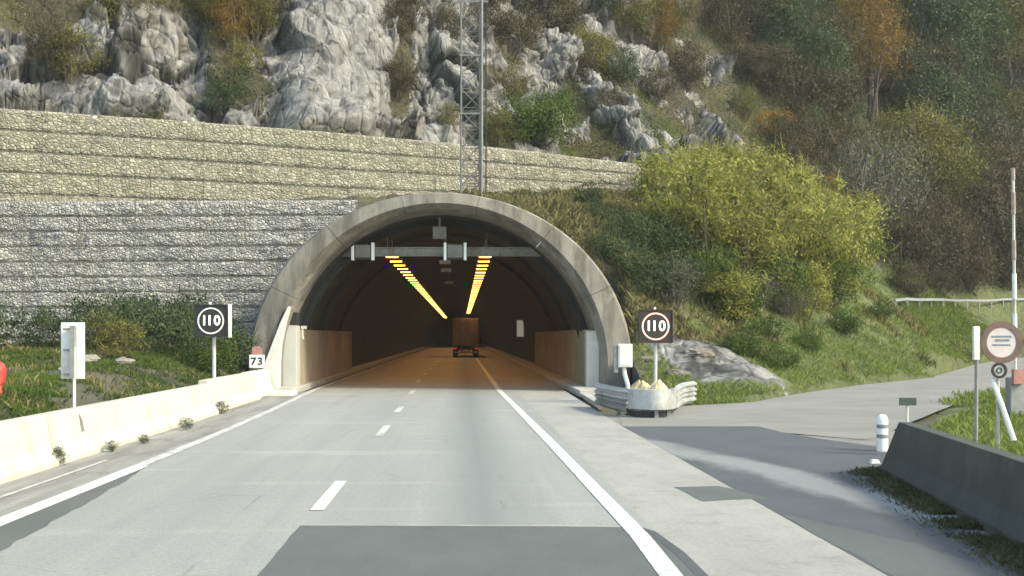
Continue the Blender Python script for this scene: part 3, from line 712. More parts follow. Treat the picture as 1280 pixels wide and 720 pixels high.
# walkways inside
mb = MB().prism([(-6.86, -.05), (-6.15, -.05), (-6.15, .16), (-6.18, .18), (-6.86, .18)], 'y', 45.0, 318)
obj('walkway', mb, M['kerb'], tun)
mb = MB().prism([(4.15, -.05), (5.2, -.05), (5.2, .18), (4.18, .18), (4.15, .16)], 'y', 43.5, 318)
obj('walkway', mb, M['kerb'], tun)
struct(obj('kerb', MB().prism([(-7.7, -.05), (-5.95, -.05), (-5.95, .1), (-6.0, .14), (-7.7, .14)], 'y', 43.6, 44.98), M['white_and_sunlit'], bevel=.02))
struct(obj('kerb', MB().prism([(4.02, 36.8), (4.3, 36.8), (4.45, 43.45), (4.15, 43.45)], 'z', -.03, .11), M['kerb'], bevel=.02))

# tunnel lamps
def lamp_mesh():
    r = thing('tunnel_lamp', 'orange sodium lamp in the left-hand ceiling row of the tunnel', 'lamp', (-3.1, 52, 5.62), 'left row of tunnel lamps')
    obj('housing', MB().box(-3.4, -2.8, 51.88, 52.12, 5.64, 5.76).box(-3.12, -3.08, 51.98, 52.02, 5.76, 6.4), M['galv_dull'], r)
    obj('lens', MB().box(-3.37, -2.83, 51.9, 52.1, 5.6, 5.637), M['sodium'], r)
    return r
lamp0 = lamp_mesh()
for i in range(1, 58):
    c_ = copy_tree(lamp0); c_.location = (-3.1, 52 + 3.3 * i, 5.62)
for i in range(0, 38):
    c_ = copy_tree(lamp0); c_.location = (1.05, 52 + 3.3 * i * (1 + .004 * i), 5.62)
    c_['label'] = 'orange sodium lamp in the right-hand ceiling row of the tunnel'; c_['group'] = 'right row of tunnel lamps'

for k in range(26):                                     # the light the sodium lanterns throw on the road
    for x in (-3.1, 1.05):
        ld = bpy.data.lights.new('lantern_light', 'SPOT'); ld.energy = 130; ld.color = (1, .5, .2); ld.spot_size = R(112); ld.spot_blend = 1; ld.shadow_soft_size = .15
        lo = bpy.data.objects.new('lantern_light', ld); COL.objects.link(lo); lo.location = (x, 53.65 + 6.6 * k, 5.5)
# gantry beam and lane signals
gt = thing('gantry_beam', 'pale steel beam spanning the tunnel mouth above the lanes', 'beam', (-.8, 50, 5.5))
obj('beam', MB().box(-4.9, 3.5, 50.0, 50.25, 5.38, 5.62), M['galv_dull'], gt)
obj('flange', MB().box(-4.92, 3.52, 49.93, 50.32, 5.63, 5.68).box(-4.92, 3.52, 49.93, 50.32, 5.32, 5.37), M['galv_dull'], gt)
obj('hanger', MB().box(-4.3, -4.2, 50.05, 50.15, 5.69, 6.0), M['galv_dull'], gt)
obj('hanger', MB().box(2.7, 2.8, 50.05, 50.15, 5.69, 6.0), M['galv_dull'], gt)
def signal(x, label):
    r = thing('lane_signal', label, 'signal', (x, 49.6, 5.5), 'lane signals on the tunnel beam')
    obj('housing', MB().box(x - .36, x + .36, 49.58, 49.9, 5.17, 5.8), M['black'], r, bevel=.015)
    for s in (-1, 1): obj('side_strip', MB().box(x + s * .4 - .055, x + s * .4 + .055, 49.5, 49.88, 5.14, 5.83), M['signal_lit'], r)
    obj('display', MB().box(x - .3, x + .3, 49.55, 49.575, 5.24, 5.74), M['galv_dull'], r)
signal(-3.95, 'dark lane signal box at the left end of the tunnel beam')
signal(-.26, 'dark lane signal box in the middle of the tunnel beam')
bx_ = thing('crown_box', 'dark box hanging from the crown just inside the tunnel', 'box', (-.85, 49.5, 6.1))
obj('case', MB().box(-1.15, -.6, 49.3, 49.7, 5.98, 6.45), M['galv_dull'], bx_, bevel=.02)
obj('bracket', MB().box(-.92, -.84, 49.45, 49.55, 6.46, 6.84), M['galv_dull'], bx_)
for i, (y, z) in enumerate([(56, 5.35), (60, 5.2), (74, 5.2)]):
    r = thing('ceiling_speaker', ['small pale box under the tunnel crown nearest the beam', 'small dim box second behind the tunnel beam', 'small dim box third and deepest behind the tunnel beam'][i], 'loudspeaker', (-.75, y, z), 'boxes hanging along the tunnel crown')
    obj('case', MB().box(-1.0, -.5, y - .1, y + .1, z, z + .16), M['white_dirty'], r)
    obj('rod', MB().tube([(-.75, y, z + .16), (-.75, y, 6.8)], .02, 6), M['galv_dull'], r)
r = thing('emergency_sign', 'upright pale lit panel on the right tunnel wall', 'sign', (4.5, 95, 2.7))
obj('case', MB().box(4.18, 4.86, 95, 95.2, 2.0, 3.35), M['galv_dull'], r)
obj('face', MB().box(4.24, 4.74, 94.97, 94.998, 2.06, 3.29), M['sign_lit'], r)
r = thing('wall_bracket', 'small pale bracket lamp on the left tunnel wall just inside', 'lamp', (-6.2, 49, 2.5))
obj('plate', MB().box(-6.34, -6.12, 48.9, 49.0, 2.38, 2.5), M['white'], r)
obj('hook', MB().tube([(-6.28, 48.95, 2.4), (-6.28, 48.93, 2.1), (-6.24, 48.9, 1.98)], .035, 6), M['white'], r)

# ------------------------------------------------------------------ lorry in the tunnel
tk = thing('lorry', 'brown box lorry seen from behind driving in the tunnel', 'lorry', (.39, 120, 0))
x0, x1 = .39 - 1.26, .39 + 1.26
obj('box_body', MB().box(x0, x1, 120, 131, 1.15, 3.82), M['truckbox'], tk, bevel=.03)
for s in (-1, 1):
    a, b = sorted((.39 + s * .03, .39 + s * 1.2))
    d = obj('rear_door', MB().box(a, b, 119.95, 119.995, 1.25, 3.72), M['truckbox'], tk)
    obj('lock_bar', MB().tube([(.39 + s * .35, 119.92, 1.3), (.39 + s * .35, 119.92, 3.68)], .025, 6), M['galv_dull'], d)
    obj('tail_lamp', MB().box(.39 + s * 1.05 - .2, .39 + s * 1.05 + .2, 119.9, 119.98, .82, .98), M['redlens'], tk)
    obj('mudguard', MB().box(.39 + s * .95 - .3, .39 + s * .95 + .3, 120.3, 120.34, .3, .95), M['rubber'], tk)
    for yy_ in (121.5, 122.8, 124.1, 133.0):
        w = obj('wheel', MB().tube([(.39 + s * .85, yy_, .5), (.39 + s * 1.22, yy_, .5)], .5, 20), M['rubber'], tk, smooth=True)
        obj('rim', MB().tube([(.39 + s * 1.2, yy_, .5), (.39 + s * 1.235, yy_, .5)], .27, 16), M['galv_dull'], w)
obj('bumper_bar', MB().box(x0 + .05, x1 - .05, 119.92, 120.05, .45, .62), M['galv_dull'], tk)
obj('chassis', MB().box(-.1, .9, 120.1, 134, .7, 1.13), M['black'], tk)
obj('cab', MB().prism([(131.3, .6), (133.9, .6), (133.9, 2.2), (133.5, 3.4), (131.3, 3.5)], 'x', x0 + .05, x1 - .05), M['truckbox'], tk)
obj('number_plate', MB().box(.14, .64, 119.9, 119.93, .66, .78), M['white_dirty'], tk)

# ------------------------------------------------------------------ concrete barriers on the left
def jersey(poly_, h, top, mat, name, label, y0, y1, xf, loc):
    pr = [(xf + .17, -.05), (xf + .17, .08), (xf + .02, .3), (xf - .06, h - .02), (xf - .08, h), (xf - .08 - top, h), (xf - .1 - top, h - .02), (xf - .2 - top, .3), (xf - .36 - top, .08), (xf - .36 - top, -.05)]
    o = obj(name, MB().prism(pr, 'y', y0, y1), mat, bevel=.012)
    return tag(o, label, 'barrier', 'pale concrete barriers on the left')
jersey(None, .82, .2, M['barrier'], 'concrete_barrier', 'long pale concrete barrier along the left shoulder at the left picture edge', -6, 20.2, -6.7, None)
jersey(None, .82, .2, M['barrier'], 'concrete_barrier', 'long pale concrete barrier under the back-facing sign and left 110 sign', 20.25, 33.4, -6.705, None)
jersey(None, .9, .2, M['barrier'], 'concrete_barrier', 'short pale concrete barrier between a dark joint and the kilometre marker', 33.75, 41.4, -6.86, None)
jersey(None, .88, .2, M['white_and_sunlit'], 'concrete_barrier', 'shortest pale concrete block touching the sunlit-white foot of the portal', 41.55, 46.1, -7.1, None)

# ------------------------------------------------------------------ variable speed signs
def speed_sign(name, label, c, w, post_z, hous, ring, dig, visor):
    x, y, z = c; h = w / 2
    r = thing(name, label, 'speed sign', (x, y, post_z), 'electronic speed signs by the tunnel')
    obj('housing', MB().box(x - h, x + h, y, y + .16, z - h * .97, z + h * .97), hous, r, bevel=.02)
    obj('frame', MB().box(x - h, x + h, y - .03, y - .002, z + h * .92, z + h * .97).box(x - h, x + h, y - .03, y - .002, z - h * .97, z - h * .92)
        .box(x - h, x - h * .94, y - .03, y - .002, z - h * .91, z + h * .91).box(x + h * .94, x + h, y - .03, y - .002, z - h * .91, z + h * .91), M['black'], r)
    obj('ring', MB().disc(x, y - .012, z, h * .72, h * .8, 48, .01), ring, r)
    for dx, ch in ((-.2, '1'), (-.035, '1'), (.19, '0')):
        mb = MB(); add_text(mb, ch, w * .42, (x + dx * w, y - .008, z), w * .005, 0, .95); obj('digit', mb, dig, r)
    obj('flash_lamp', MB().tube([(x - .02, y - .01, z + h + .03), (x - .02, y + .06, z + h + .03)], .04, 10), M['white'], r)
    px_ = x + (.03 if not visor else .05)
    obj('post', MB().tube([(px_, y + .22, post_z), (px_, y + .22, z + h * .6)], .055, 12), M['white_dirty'], r, smooth=True)
    obj('clamp', MB().box(px_ - .09, px_ + .09, y + .162, y + .2, z - .3, z - .2).box(px_ - .09, px_ + .09, y + .162, y + .2, z + .15, z + .25), M['galv_dull'], r)
    if visor: obj('side_plate', MB().box(x + h + .03, x + h + .09, y - .04, y + .2, z - h * 1.0, z + h * 1.0), M['white'], r)
speed_sign('speed_sign', 'dark electronic speed sign reading 110 behind the left barrier with white edge strip', (P(263.5, 401, 36)[0], 36, P(263.5, 401, 36)[2]), .96, float(Hv(np.array([-7.3]), np.array([36.]))[0]) - .1, M['black'], M['led_dim'], M['led_white'], True)
speed_sign('speed_sign', 'dark electronic speed sign reading 110 with pink ring beside the crash barrier nose', (P(819.5, 408, 38)[0], 38, P(819.5, 408, 38)[2]), 1.05, h1(6.4, 38) - .1, M['brownblack'], M['led_red'], M['led_white'], False)

# back-facing sign on the left barrier
bs = thing('road_sign', 'back of a white rectangular road sign on a post at the left barrier', 'road sign', (-6.9, 22, .8))
xs = -6.9
o = obj('plate', MB().box(-.22, .22, 0, .02, -.5, .5), M['white'], bs, bevel=.008)
o.location = (0, 0, 1.04); o.rotation_euler = (0, 0, R(-6))
for v in o.data.vertices: v.co = Vector(v.co) + Vector(bs.location)
obj('channel', MB().box(xs - .01, xs + .075, 21.86, 21.95, 1.35, 2.28), M['galv_dull'], bs)
obj('clamp', MB().box(xs - .15, xs + .02, 21.93, 21.965, 2.2, 2.24), M['galv_dull'], bs)
obj('clamp', MB().box(xs - .15, xs + .02, 21.93, 21.965, 1.83, 1.87), M['galv_dull'], bs)
obj('clamp', MB().box(xs - .15, xs + .02, 21.93, 21.965, 1.4, 1.44), M['galv_dull'], bs)
obj('post', MB().tube([(xs + .06, 21.9, .76), (xs + .06, 21.9, 1.9)], .026, 10), M['white'], bs, smooth=True)
obj('foot_bracket', MB().prism([(xs + .04, .8), (xs + .12, .78), (xs + .2, .62), (xs + .24, .42), (xs + .16, .42), (xs + .1, .6)], 'y', 21.86, 21.92), M['galv_dull'], bs)

# kilometre marker
km = thing('kilometre_marker', 'white kilometre marker reading 73 with a red cap at the portal foot', 'marker', (-7.25, 43.6, .85))
x, y = P(321, 440, 43.6)[0], 43.6
obj('plate', MB().box(x - .27, x + .27, y, y + .03, .98, 1.44), M['white'], km, bevel=.01)
obj('cap', MB().prism([(x - .18, 1.45), (x + .18, 1.45), (x + .16, 1.66), (x + .08, 1.74), (x - .08, 1.74), (x - .16, 1.66)], 'y', y, y + .03), M['red_faded'], km)
for dx, ch in ((-.115, '7'), (.115, '3')):
    mb = MB(); add_text(mb, ch, .36, (x + dx, y - .006, 1.2), .008, 0, 1.1); obj('digit', mb, M['black'], km)
obj('post', MB().tube([(x, y + .08, .3), (x, y + .08, 1.5)], .035, 8), M['galv_dull'], km)

# red marker at the left picture edge
rm = thing('hydrant', 'red rounded hydrant with a pale cap in the grass at the far left', 'hydrant', P(-6, 482, 26))
hx, hy, hz = P(-6, 482, 26)
mb = MB()
prof_ = [(.10, -.35), (.14, -.3), (.14, .0), (.17, .03), (.2, .1), (.22, .22), (.22, .36), (.19, .44), (.13, .49), (.05, .51)]
mb.tube([(hx, hy, hz + z) for r_, z in prof_], [r_ for r_, z in prof_], 18); obj('barrel', mb, M['red'], rm, smooth=True)
obj('cap', MB().tube([(hx + .02, hy - .24, hz + .27), (hx + .02, hy - .18, hz + .27)], [.05, .06], 12), M['white'], rm, smooth=True)

# ------------------------------------------------------------------ crash barrier nose on the right
gr = thing('crash_barrier', 'galvanised crash barrier with rounded nose right of the tunnel mouth', 'crash barrier', (5, 33, 0))
def sweep(path, prof, closed=False):
    pts = [Vector((p[0], p[1], 0)) for p in path]; vs = []; m = len(prof)
    for i, p in enumerate(pts):
        d = (pts[min(i + 1, len(pts) - 1)] - pts[max(i - 1, 0)]).normalized(); nrm = Vector((d.y, -d.x, 0))
        vs += [tuple(p + nrm * o_ + Vector((0, 0, z_))) for o_, z_ in prof]
    fs = []
    for i in range(len(pts) - 1):
        for j in range(m): fs.append((i * m + j, i * m + (j + 1) % m, (i + 1) * m + (j + 1) % m, (i + 1) * m + j))
    fs += [tuple(range(m)), tuple((len(pts) - 1) * m + j for j in range(m - 1, -1, -1))]
    return MB().add(vs, fs)
W_ = [(0, .38), (.0, .4), (.08, .45), (.08, .49), (.0, .54), (.0, .57), (.08, .62), (.08, .66), (0, .71), (0, .73)]
W_ = W_ + [(-.012 + o_, z_) for o_, z_ in reversed(W_)]
SM = [(.03, .2), (.06, .22), (.06, .72), (.03, .74), (0, .74), (0, .2)]
def smooth_path(p, n=8):
    out = []
    for i in range(len(p) - 1):
        p0, p1, p2, p3_ = p[max(i - 1, 0)], p[i], p[i + 1], p[min(i + 2, len(p) - 1)]
        for k in range(n):
            t_ = k / n
            out.append(tuple(.5 * (2 * p1[q_] + (p2[q_] - p0[q_]) * t_ + (2 * p0[q_] - 5 * p1[q_] + 4 * p2[q_] - p3_[q_]) * t_ ** 2 + (3 * p1[q_] - p0[q_] - 3 * p2[q_] + p3_[q_]) * t_ ** 3) for q_ in (0, 1)))
    return out + [p[-1]]
nose = smooth_path([(3.98, 36.6), (4.03, 35.2), (4.25, 33), (4.45, 32.2), (4.8, 31.7), (5.15, 31.7), (5.45, 32.1), (5.66, 32.9), (5.95, 34.3), (6.5, 36.4), (7.1, 37.8)])
k1, k2 = 22, 56
obj('rail', sweep(nose[:k1 + 1], W_), M['galv'], gr, smooth=True)
obj('nose_plate', sweep(nose[k1:k2 + 1], SM), M['galv'], gr, smooth=True)
obj('rail', sweep(nose[k2:], W_), M['galv'], gr, smooth=True)
low = [(o_, z_ - .4) for o_, z_ in W_]
obj('lower_rail', sweep(nose[k2 + 2:], [(o_ * .8, z_ - .3) for o_, z_ in W_]), M['galv'], gr, smooth=True)
obj('lower_rail', sweep(nose[:k1 - 1], [(o_ * .8, z_ - .3) for o_, z_ in W_]), M['galv_dull'], gr, smooth=True)
for i in (3, 14, 26, 38, 48, 60, 74):
    x, y = nose[i]; obj('post', MB().box(x + (.02 if x < 5 else -.12), x + (.12 if x < 5 else -.02), y + .1, y + .2, -.05, .7), M['galv_dull'], gr)
obj('skid', MB().prism([(4.5, 32.1), (4.85, 31.85), (5.2, 31.9), (5.4, 32.4), (5.3, 33.2), (4.4, 33.2)], 'z', -.02, .16), M['black'], gr)
# crumpled yellow sheets inside the nose
rr = random.Random(5)
sheet_lab = ['dirty yellow sandbag leaning against the left rail inside the barrier nose', 'dirty yellow sandbag in the middle of the barrier nose', 'dirty yellow sandbag nearest the 110 sign post', 'dirty yellow sandbag at the back of the barrier nose']
for i, (x, y, z0) in enumerate([(4.85, 33.3, 0), (5.15, 32.8, 0), (5.4, 34.0, 0), (4.95, 34.6, 0)]):
    nu, nv = 14, 9; vs = []
    for a in range(nu):
        for b in range(nv):
            th, ph = 2 * math.pi * a / nu, math.pi * b / (nv - 1)
            n1 = 1 + .35 * float(perlin(np.array([[math.cos(th) * math.sin(ph) * 1.8 + 5 * i, math.sin(th) * math.sin(ph) * 1.8, math.cos(ph) * 1.8]]))[0])
            pk = .09 * max(0, math.cos(ph)) * (1 if (a // 2) % 2 else .2)
            vs.append((x + .3 * n1 * math.cos(th) * math.sin(ph), y + .24 * n1 * math.sin(th) * math.sin(ph), .36 + .42 * n1 * math.cos(ph) + pk))
    fs = [(a * nv + b, ((a + 1) % nu) * nv + b, ((a + 1) % nu) * nv + b + 1, a * nv + b + 1) for a in range(nu) for b in range(nv - 1)]
    tag(obj('sandbag', MB().add(vs, fs), M['yellow'], smooth=False), sheet_lab[i], 'sandbag', 'yellow sandbags in the barrier nose')

# white control box
cb = thing('control_box', 'white control box on a bent white post beside the portal', 'box', (5.1, 39.5, .1))
x, y, z = P(780, 444, 39.5)
obj('cabinet', MB().box(x - .2, x + .25, y - .15, y + .15, z - .38, z + .36), M['white'], cb, bevel=.015)
obj('door', MB().box(x - .15, x + .2, y - .17, y - .153, z - .32, z + .3), M['white'], cb)
obj('side_case', MB().box(x - .32, x - .205, y - .1, y + .12, z - .55, z + .3), M['galv_dull'], cb)
obj('post', MB().tube([(x + .0, y, z - .38), (x + .02, y, z - .6), (x + .12, y, z - .95), (x + .14, y, -.05)], .07, 8), M['white'], cb, smooth=True)

# ------------------------------------------------------------------ right barrier and small furniture
A_, B_ = Vector((6.6, 18.4, 0)), Vector((4.95, 6.5, 0))
dr = (B_ - A_).normalized(); nr = Vector((dr.y, -dr.x, 0)); Ln = (B_ - A_).length
prof_ = [(.27, -.05), (.27, .1), (.18, .3), (.1, .82), (-.1, .82), (-.18, .3), (-.27, .1), (-.27, -.05)]
mb = MB(); m = len(prof_)
for s0, k in ((-.95, 0.25), (-.05, 1.0), (Ln, 1.0)):
    for o_, z_ in prof_:
        p = A_ + dr * s0 + nr * o_; mb.v.append((p.x, p.y, z_ * k if z_ > 0 else z_))
for i in range(2):
    for j in range(m): mb.f.append((i * m + j, i * m + (j + 1) % m, (i + 1) * m + (j + 1) % m, (i + 1) * m + j))
mb.f += [tuple(range(m - 1, -1, -1)), tuple(2 * m + j for j in range(m))]; mb.m = [0] * len(mb.f)
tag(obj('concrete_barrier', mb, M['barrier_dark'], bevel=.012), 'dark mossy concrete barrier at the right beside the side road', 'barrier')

bo = thing('bollard', 'white rounded bollard with grey bands beside the dark barrier', 'bollard', (P(1103, 558, 22.6)[0], 22.6, 0))
x, y = bo.location.x, 22.6
pr = [(.105, -.02), (.1, .1), (.1, .56), (.09, .62), (.06, .66), (.02, .675)]
obj('body', MB().tube([(x, y, z) for r_, z in pr], [r_ for r_, z in pr], 20), M['white'], bo, smooth=True)
obj('band', MB().tube([(x, y, .42), (x, y, .49)], .103, 20), M['band'], bo, smooth=True)
obj('band', MB().tube([(x, y, .24), (x, y, .31)], .103, 20), M['band'], bo, smooth=True)
x, y = P(1095, 579, 20.4)[0], 20.4
o = obj('road_stud', MB().prism([(x - .08, 0), (x + .08, 0), (x + .05, .06), (x - .05, .06)], 'y', y, y + .12), M['white']); tag(o, 'small white road stud at the foot of the dark barrier', 'road stud')
sp = thing('marker_plate', 'small dark green plate on a thin pale post behind the dark barrier', 'marker', (P(1135, 502, 24.6)[0], 24.6, 0))
x, y, z = P(1135, 502, 24.6)
obj('plate', MB().box(x - .17, x + .17, y, y + .03, z - .075, z + .075), M['greenblack'], sp, bevel=.005)
obj('post', MB().tube([(x + .0, y + .05, -.02), (x, y + .05, z)], .03, 8), M['white_dirty'], sp)
dp = thing('marker_post', 'thin grey post with a white reflective top beside the round sign', 'post', (P(1220, 500, 22)[0], 22, .1))
x = dp.location.x
zt_, zm, zb_ = P(0, 408, 22)[2], P(0, 450, 22)[2], .1
obj('shaft', MB().tube([(x, 22, zb_), (x + .01, 22, zm)], .035, 8), M['galv_dull'], dp)
obj('reflector', MB().box(x - .055, x + .055, 21.96, 22.03, zm, zt_), M['white'], dp, bevel=.01)
rs = thing('no_entry_sign', 'round no entry sign with faded maroon rim and lettering on a leaning prop', 'road sign', (P(1251, 500, 21)[0], 21, .1))
x, y, z = P(1252, 428, 21)
obj('disc', MB().disc(x, y, z, .001, .34, 48, .02), M['pinkwhite'], rs)
obj('rim', MB().disc(x, y - .012, z, .255, .355, 48, .03), M['brown_rim'], rs)
obj('lettering', MB().box(x - .17, x + .17, y - .006, y - .001, z + .085, z + .115).box(x - .11, x + .13, y - .006, y - .001, z + .02, z + .055).box(x - .16, x + .15, y - .006, y - .001, z - .055, z - .03), M['bluegrey'], rs)
z2 = P(0, 463, 21)[2]; x2 = P(1249, 0, 21)[0]
sd = obj('small_disc', MB().disc(x2, y, z2, .001, .125, 32, .02), M['galv'], rs)
obj('rim', MB().disc(x2, y - .01, z2, .09, .135, 32, .02), M['black'], sd)
obj('symbol', MB().disc(x2, y - .012, z2, .03, .055, 20, .01), M['greenblack'], sd)
obj('post', MB().tube([(x2, y + .05, .05), (x2, y + .05, z + .3)], .03, 10), M['galv'], rs, smooth=True)
obj('prop', MB().tube([(P(1243, 0, 21)[0], y + .1, P(0, 474, 21)[2]), (P(1250, 0, 21)[0], y, P(0, 500, 21)[2]), (P(1264, 0, 21)[0], y - .1, P(0, 550, 21)[2])], [.045, .045, .05], 8), M['white'], rs, smooth=True)
# raised boom of the side road
bm_ = thing('boom_barrier', 'raised thin boom with white and rusty bands behind the round sign', 'boom barrier', (P(1268, 470, 30)[0], 30, .1))
x, y = bm_.location.x, 30
zs = [P(0, q_, 30)[2] for q_ in (468, 420, 392, 374, 342, 325, 300, 268, 240, 225, 210)]
for i in range(len(zs) - 1):
    obj('band', MB().tube([(x - .006 * i + .02, y, zs[i]), (x - .006 * (i + 1) + .02, y, zs[i + 1])], .055 if i % 2 else .038, 8), M['white'] if i in (1, 3) else (M['white_dirty'] if i % 2 == 0 else M['boom_band'] if i > 4 else M['white_dirty']), bm_)
obj('pivot_case', MB().box(x - .16, x + .2, y - .15, y + .15, .05, 1.1), M['galv_dull'], bm_, bevel=.02)
obj('counterweight', MB().box(x - .14, x + .12, y - .3, y - .155, .95, 1.3), M['red_faded'], bm_)
# far guard rail beyond the meadow
fg = thing('guard_rail', 'distant grey guard rail across the meadow below the wood', 'guard rail', (45, 97, h1(45, 97)))
pth = [p[:2] for p in (hit(1120 + 15 * k, 388 - .35 * k) for k in range(16)) if p]
mb = MB(); 
for i in range(len(pth) - 1):
    a, b = pth[i], pth[i + 1]
    mb.strip([(a[0], a[1], h1(*a) + .55), (b[0], b[1], h1(*b) + .55)], [(a[0], a[1] + .06, h1(*a) + .72), (b[0], b[1] + .06, h1(*b) + .72)])
obj('rail', mb, M['band'], fg)
for a in pth: obj('post', MB().box(a[0] - .05, a[0] + .05, a[1] + .1, a[1] + .2, h1(*a) - .2, h1(*a) + .75), M['galv_dull'], fg)

# ------------------------------------------------------------------ lattice mast
ms = thing('lattice_mast', 'tall grey steel lattice mast rising behind the tunnel portal', 'mast', (.4, 56, 7.9))
cx_, cy_, hw = P(588, 0, 56)[0], 56, .42
zb_, zt_ = h1(cx_, cy_) - .2, 22.0
cor = [(-hw, -hw), (hw, -hw), (hw, hw), (-hw, hw)]
for a, b in cor: obj('leg', MB().tube([(cx_ + a, cy_ + b, zb_), (cx_ + a, cy_ + b, zt_)], .045, 6), M['mast_steel'], ms)
mb = MB(); md = MB(); k = 0; z = zb_ + .3
while z < zt_ - .8:
    mb = MB()
    for i in range(4):
        (a, b), (c_, d) = cor[i], cor[(i + 1) % 4]
        mb.tube([(cx_ + a, cy_ + b, z), (cx_ + c_, cy_ + d, z)], .02, 5)
        if (k + i) % 2: a, b, c_, d = c_, d, a, b
        md.tube([(cx_ + a, cy_ + b, z), (cx_ + c_, cy_ + d, z + .85)], .026, 5)
    obj('cross_bar', mb, M['mast_steel'], ms); z += .85; k += 1
obj('diagonals', md, M['mast_steel'], ms)
xr = P(602, 0, 55.4)[0]
obj('riser_pole', MB().tube([(xr, 55.4, zb_), (xr, 55.4, zt_)], .07, 10), M['mast_steel'], ms, smooth=True)
obj('cable', MB().tube([(xr + .2, 55.45, zb_ + .1), (xr + .2, 55.45, zt_)], .03, 6), M['black'], ms)
for z in (12, 14.6, 17): obj('tie_arm', MB().box(cx_ - .5, xr + (.3 if z == 17 else 0), 55.36, 55.4, z, z + .08), M['mast_steel'], ms)

# ------------------------------------------------------------------ vegetation
def leaf_arrays(c, size, rng, aspect=.55, up=0.0, nrm=None):
    """one pointed oval quad per centre, random orientation"""
    n = len(c); d = rng.normal(size=(n, 3)); d[:, 2] = d[:, 2] * (1 - up) + up * 1.2; d /= np.linalg.norm(d, axis=1)[:, None]
    e = np.cross(d, rng.normal(size=(n, 3)))
    if nrm is not None:                                # most leaves turn their face outwards and up
        q = nrm / np.maximum(np.linalg.norm(nrm, axis=1), 1e-6)[:, None] + rng.normal(size=(n, 3)) * .55
        d = d - q * (d * q).sum(1)[:, None] / (q * q).sum(1)[:, None]; d /= np.linalg.norm(d, axis=1)[:, None]; e = np.cross(d, q)
    e /= np.linalg.norm(e, axis=1)[:, None]
    s = size * rng.uniform(.55, 1.35, n)[:, None]
    v = np.stack([c - d * s * .5, c + e * s * aspect * .5, c + d * s * .5, c - e * s * aspect * .5], 1)
    return v
def quads_mesh(name, v, mat):
    n = len(v); verts = v.reshape(-1, 3); qd = np.arange(n * 4).reshape(n, 4)
    me = bpy.data.meshes.new(name)
    me.vertices.add(n * 4); me.vertices.foreach_set('co', verts.astype(np.float32).ravel())
    me.loops.add(n * 4); me.loops.foreach_set('vertex_index', qd.astype(np.int32).ravel())
    me.polygons.add(n); me.polygons.foreach_set('loop_start', (np.arange(n) * 4).astype(np.int32))
    me.update(calc_edges=True); me.materials.append(mat); return me

